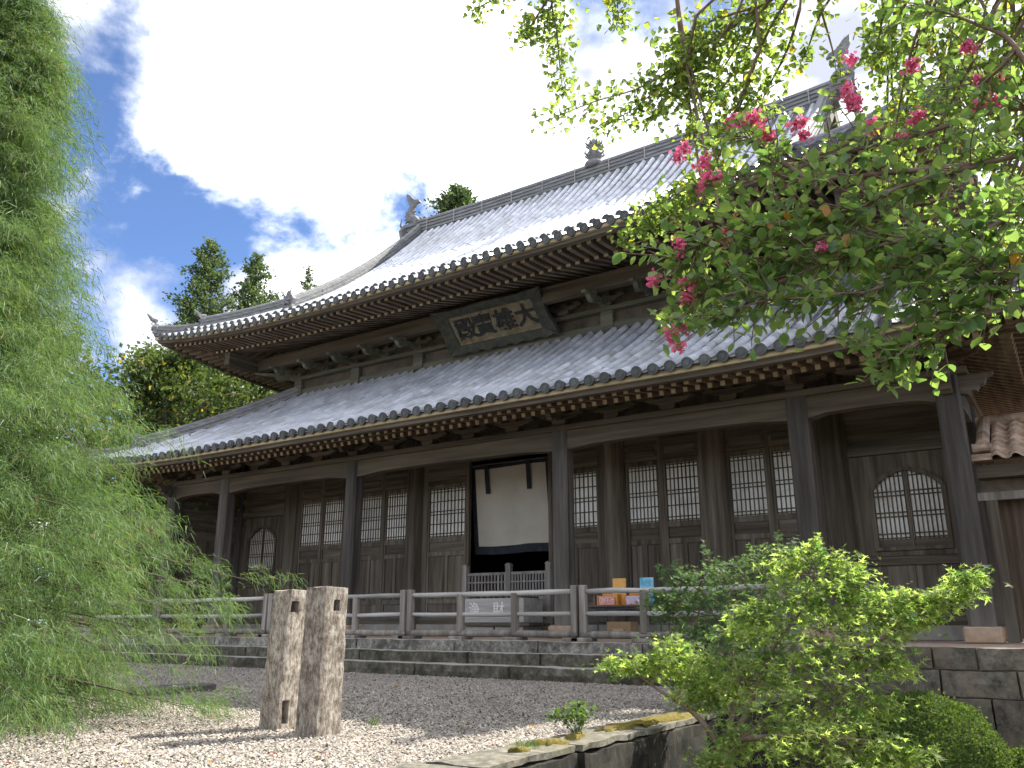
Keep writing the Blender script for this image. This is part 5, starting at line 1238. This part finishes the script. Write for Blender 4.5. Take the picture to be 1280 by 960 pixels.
# ---- trees behind the hall
LT = leafmat('cedar_leaf', (.050, .085, .038), (.125, .170, .070), .35, .6, .2, tcol=(1.3, 1.4, .8))
LBD = leafmat('broad_leaf', (.035, .066, .020), (.095, .130, .040), .35, .5, .3, (.34, .24, .03), yfrac=.03)
def far_tree(px, py, d, foot_d, R_, label, kind, n, leaf, mat, low):
    top = at(px, py, d); H = top[2]; base = np.array([top[0], top[1], LZ]); t = thing('cedar_tree' if kind == 'cedar' else 'broadleaf_tree', base, label, 'tree', 'trees behind the hall')
    paths = [(smooth_path([base, base * .5 + top * .5 + (.1, 0, 0), top]), .32, .02)]; P, D = [], []
    nb = 170 if kind == 'cedar' else 110
    for i in range(nb):
        f = (i + rng.random()) / nb; z = low + (H - low) * f; az = i * 2.39996 + rng.normal(0, .4); u = np.array([math.cos(az), math.sin(az), 0])
        if kind == 'cedar': r = R_ * (1 - f) ** .8 * rng.uniform(.3, 1.2) + .05; e = np.array([base[0], base[1], z]) + u * r + (0, 0, .12 * r)
        else: r = R_ * math.sqrt(max(.05, 1 - (2 * f - .9) ** 2)) * rng.uniform(.5, 1.1); e = np.array([base[0], base[1], z]) + u * r
        s0 = np.array([base[0], base[1], z - .25 * r]); paths.append(([s0, (s0 + e) / 2 + (0, 0, .05 * r), e], .05, .015))
        k = max(3, int(n / nb * (r + .12) / (.45 * R_))) if kind == 'cedar' else n // nb
        w = (.2 + .85 * rng.random(k)) if kind == 'cedar' else rng.random(k) ** .6; c = s0 + (e - s0) * w[:, None]; sp = (.07 * r + .08) if kind == 'cedar' else .09 * r + .13
        P.append(c + rng.normal(0, sp, (k, 3)) * np.array([1, 1, .8])); D.append(u * .8 + rng.normal(0, .6, (k, 3)) + np.array([0, 0, .35]))
    P, D = np.concatenate(P), np.concatenate(D); k = len(P); wood_net('trunk', paths, BARK, t, 6)
    leaves('crown', SPRIG_V, SPRIG_F, P, D, rand_unit(k) + (0, 0, .5), rng.uniform(.6, 1.3, k) * leaf, mat, t)
far_tree(265, 300, 42, 42, 4.2, 'tall cedar with pointed top rising behind the left end of the upper roof', 'cedar', 26000, .17, LT, 4.0)
far_tree(322, 318, 45, 45, 4.2, 'cedar with a slightly lower top beside the tallest one behind the roof corner', 'cedar', 26000, .17, LT, 5.0)
far_tree(236, 372, 40, 40, 3.2, 'short dark cedar beside the left tip of the upper roof', 'cedar', 14000, .17, LT, 3.0)
far_tree(386, 333, 60, 60, 3.0, 'slender distant cedar top showing above the ridge-end tile', 'cedar', 9000, .2, LT, 8.0)
far_tree(575, 238, 50, 50, 3.0, 'dark treetop showing behind the main ridge beside the fish ornament', 'broad', 14000, .22, LT, 16.0)
far_tree(215, 440, 30, 30, 4.2, 'broadleaf tree with some yellow leaves between the two roofs', 'broad', 24000, .17, LBD, .5)
far_tree(300, 450, 33, 33, 4.6, 'dense green broadleaf tree under the corner of the upper eave', 'broad', 24000, .17, LBD, .5)
far_tree(60, 420, 34, 34, 5.5, 'broadleaf tree standing far behind the drooping conifer', 'broad', 12000, .2, LBD, .5)

# ---- fallen leaves on the gravel
LF = leafmat('fallen_leaf', (.16, .085, .03), (.34, .22, .07), .2, .7, .1, (.22, .05, .03), (1, 1, 1), .15)
n = 260; x = rng.uniform(1.5, WALLX - .5, n); y = rng.uniform(-11.5, -3.3, n)
o = leaves('fallen_leaves', OVAL_V, OVAL_F, np.stack([x, y, np.full(n, GZ + .008)], 1), np.stack([rng.normal(size=n), rng.normal(size=n), rng.normal(0, .15, n)], 1), np.stack([rng.normal(0, .3, n), rng.normal(0, .3, n), np.ones(n)], 1), rng.uniform(.02, .05, n), LF, None)
tag(o, 'scattered brown and yellow fallen leaves on the gravel yard', 'leaves')
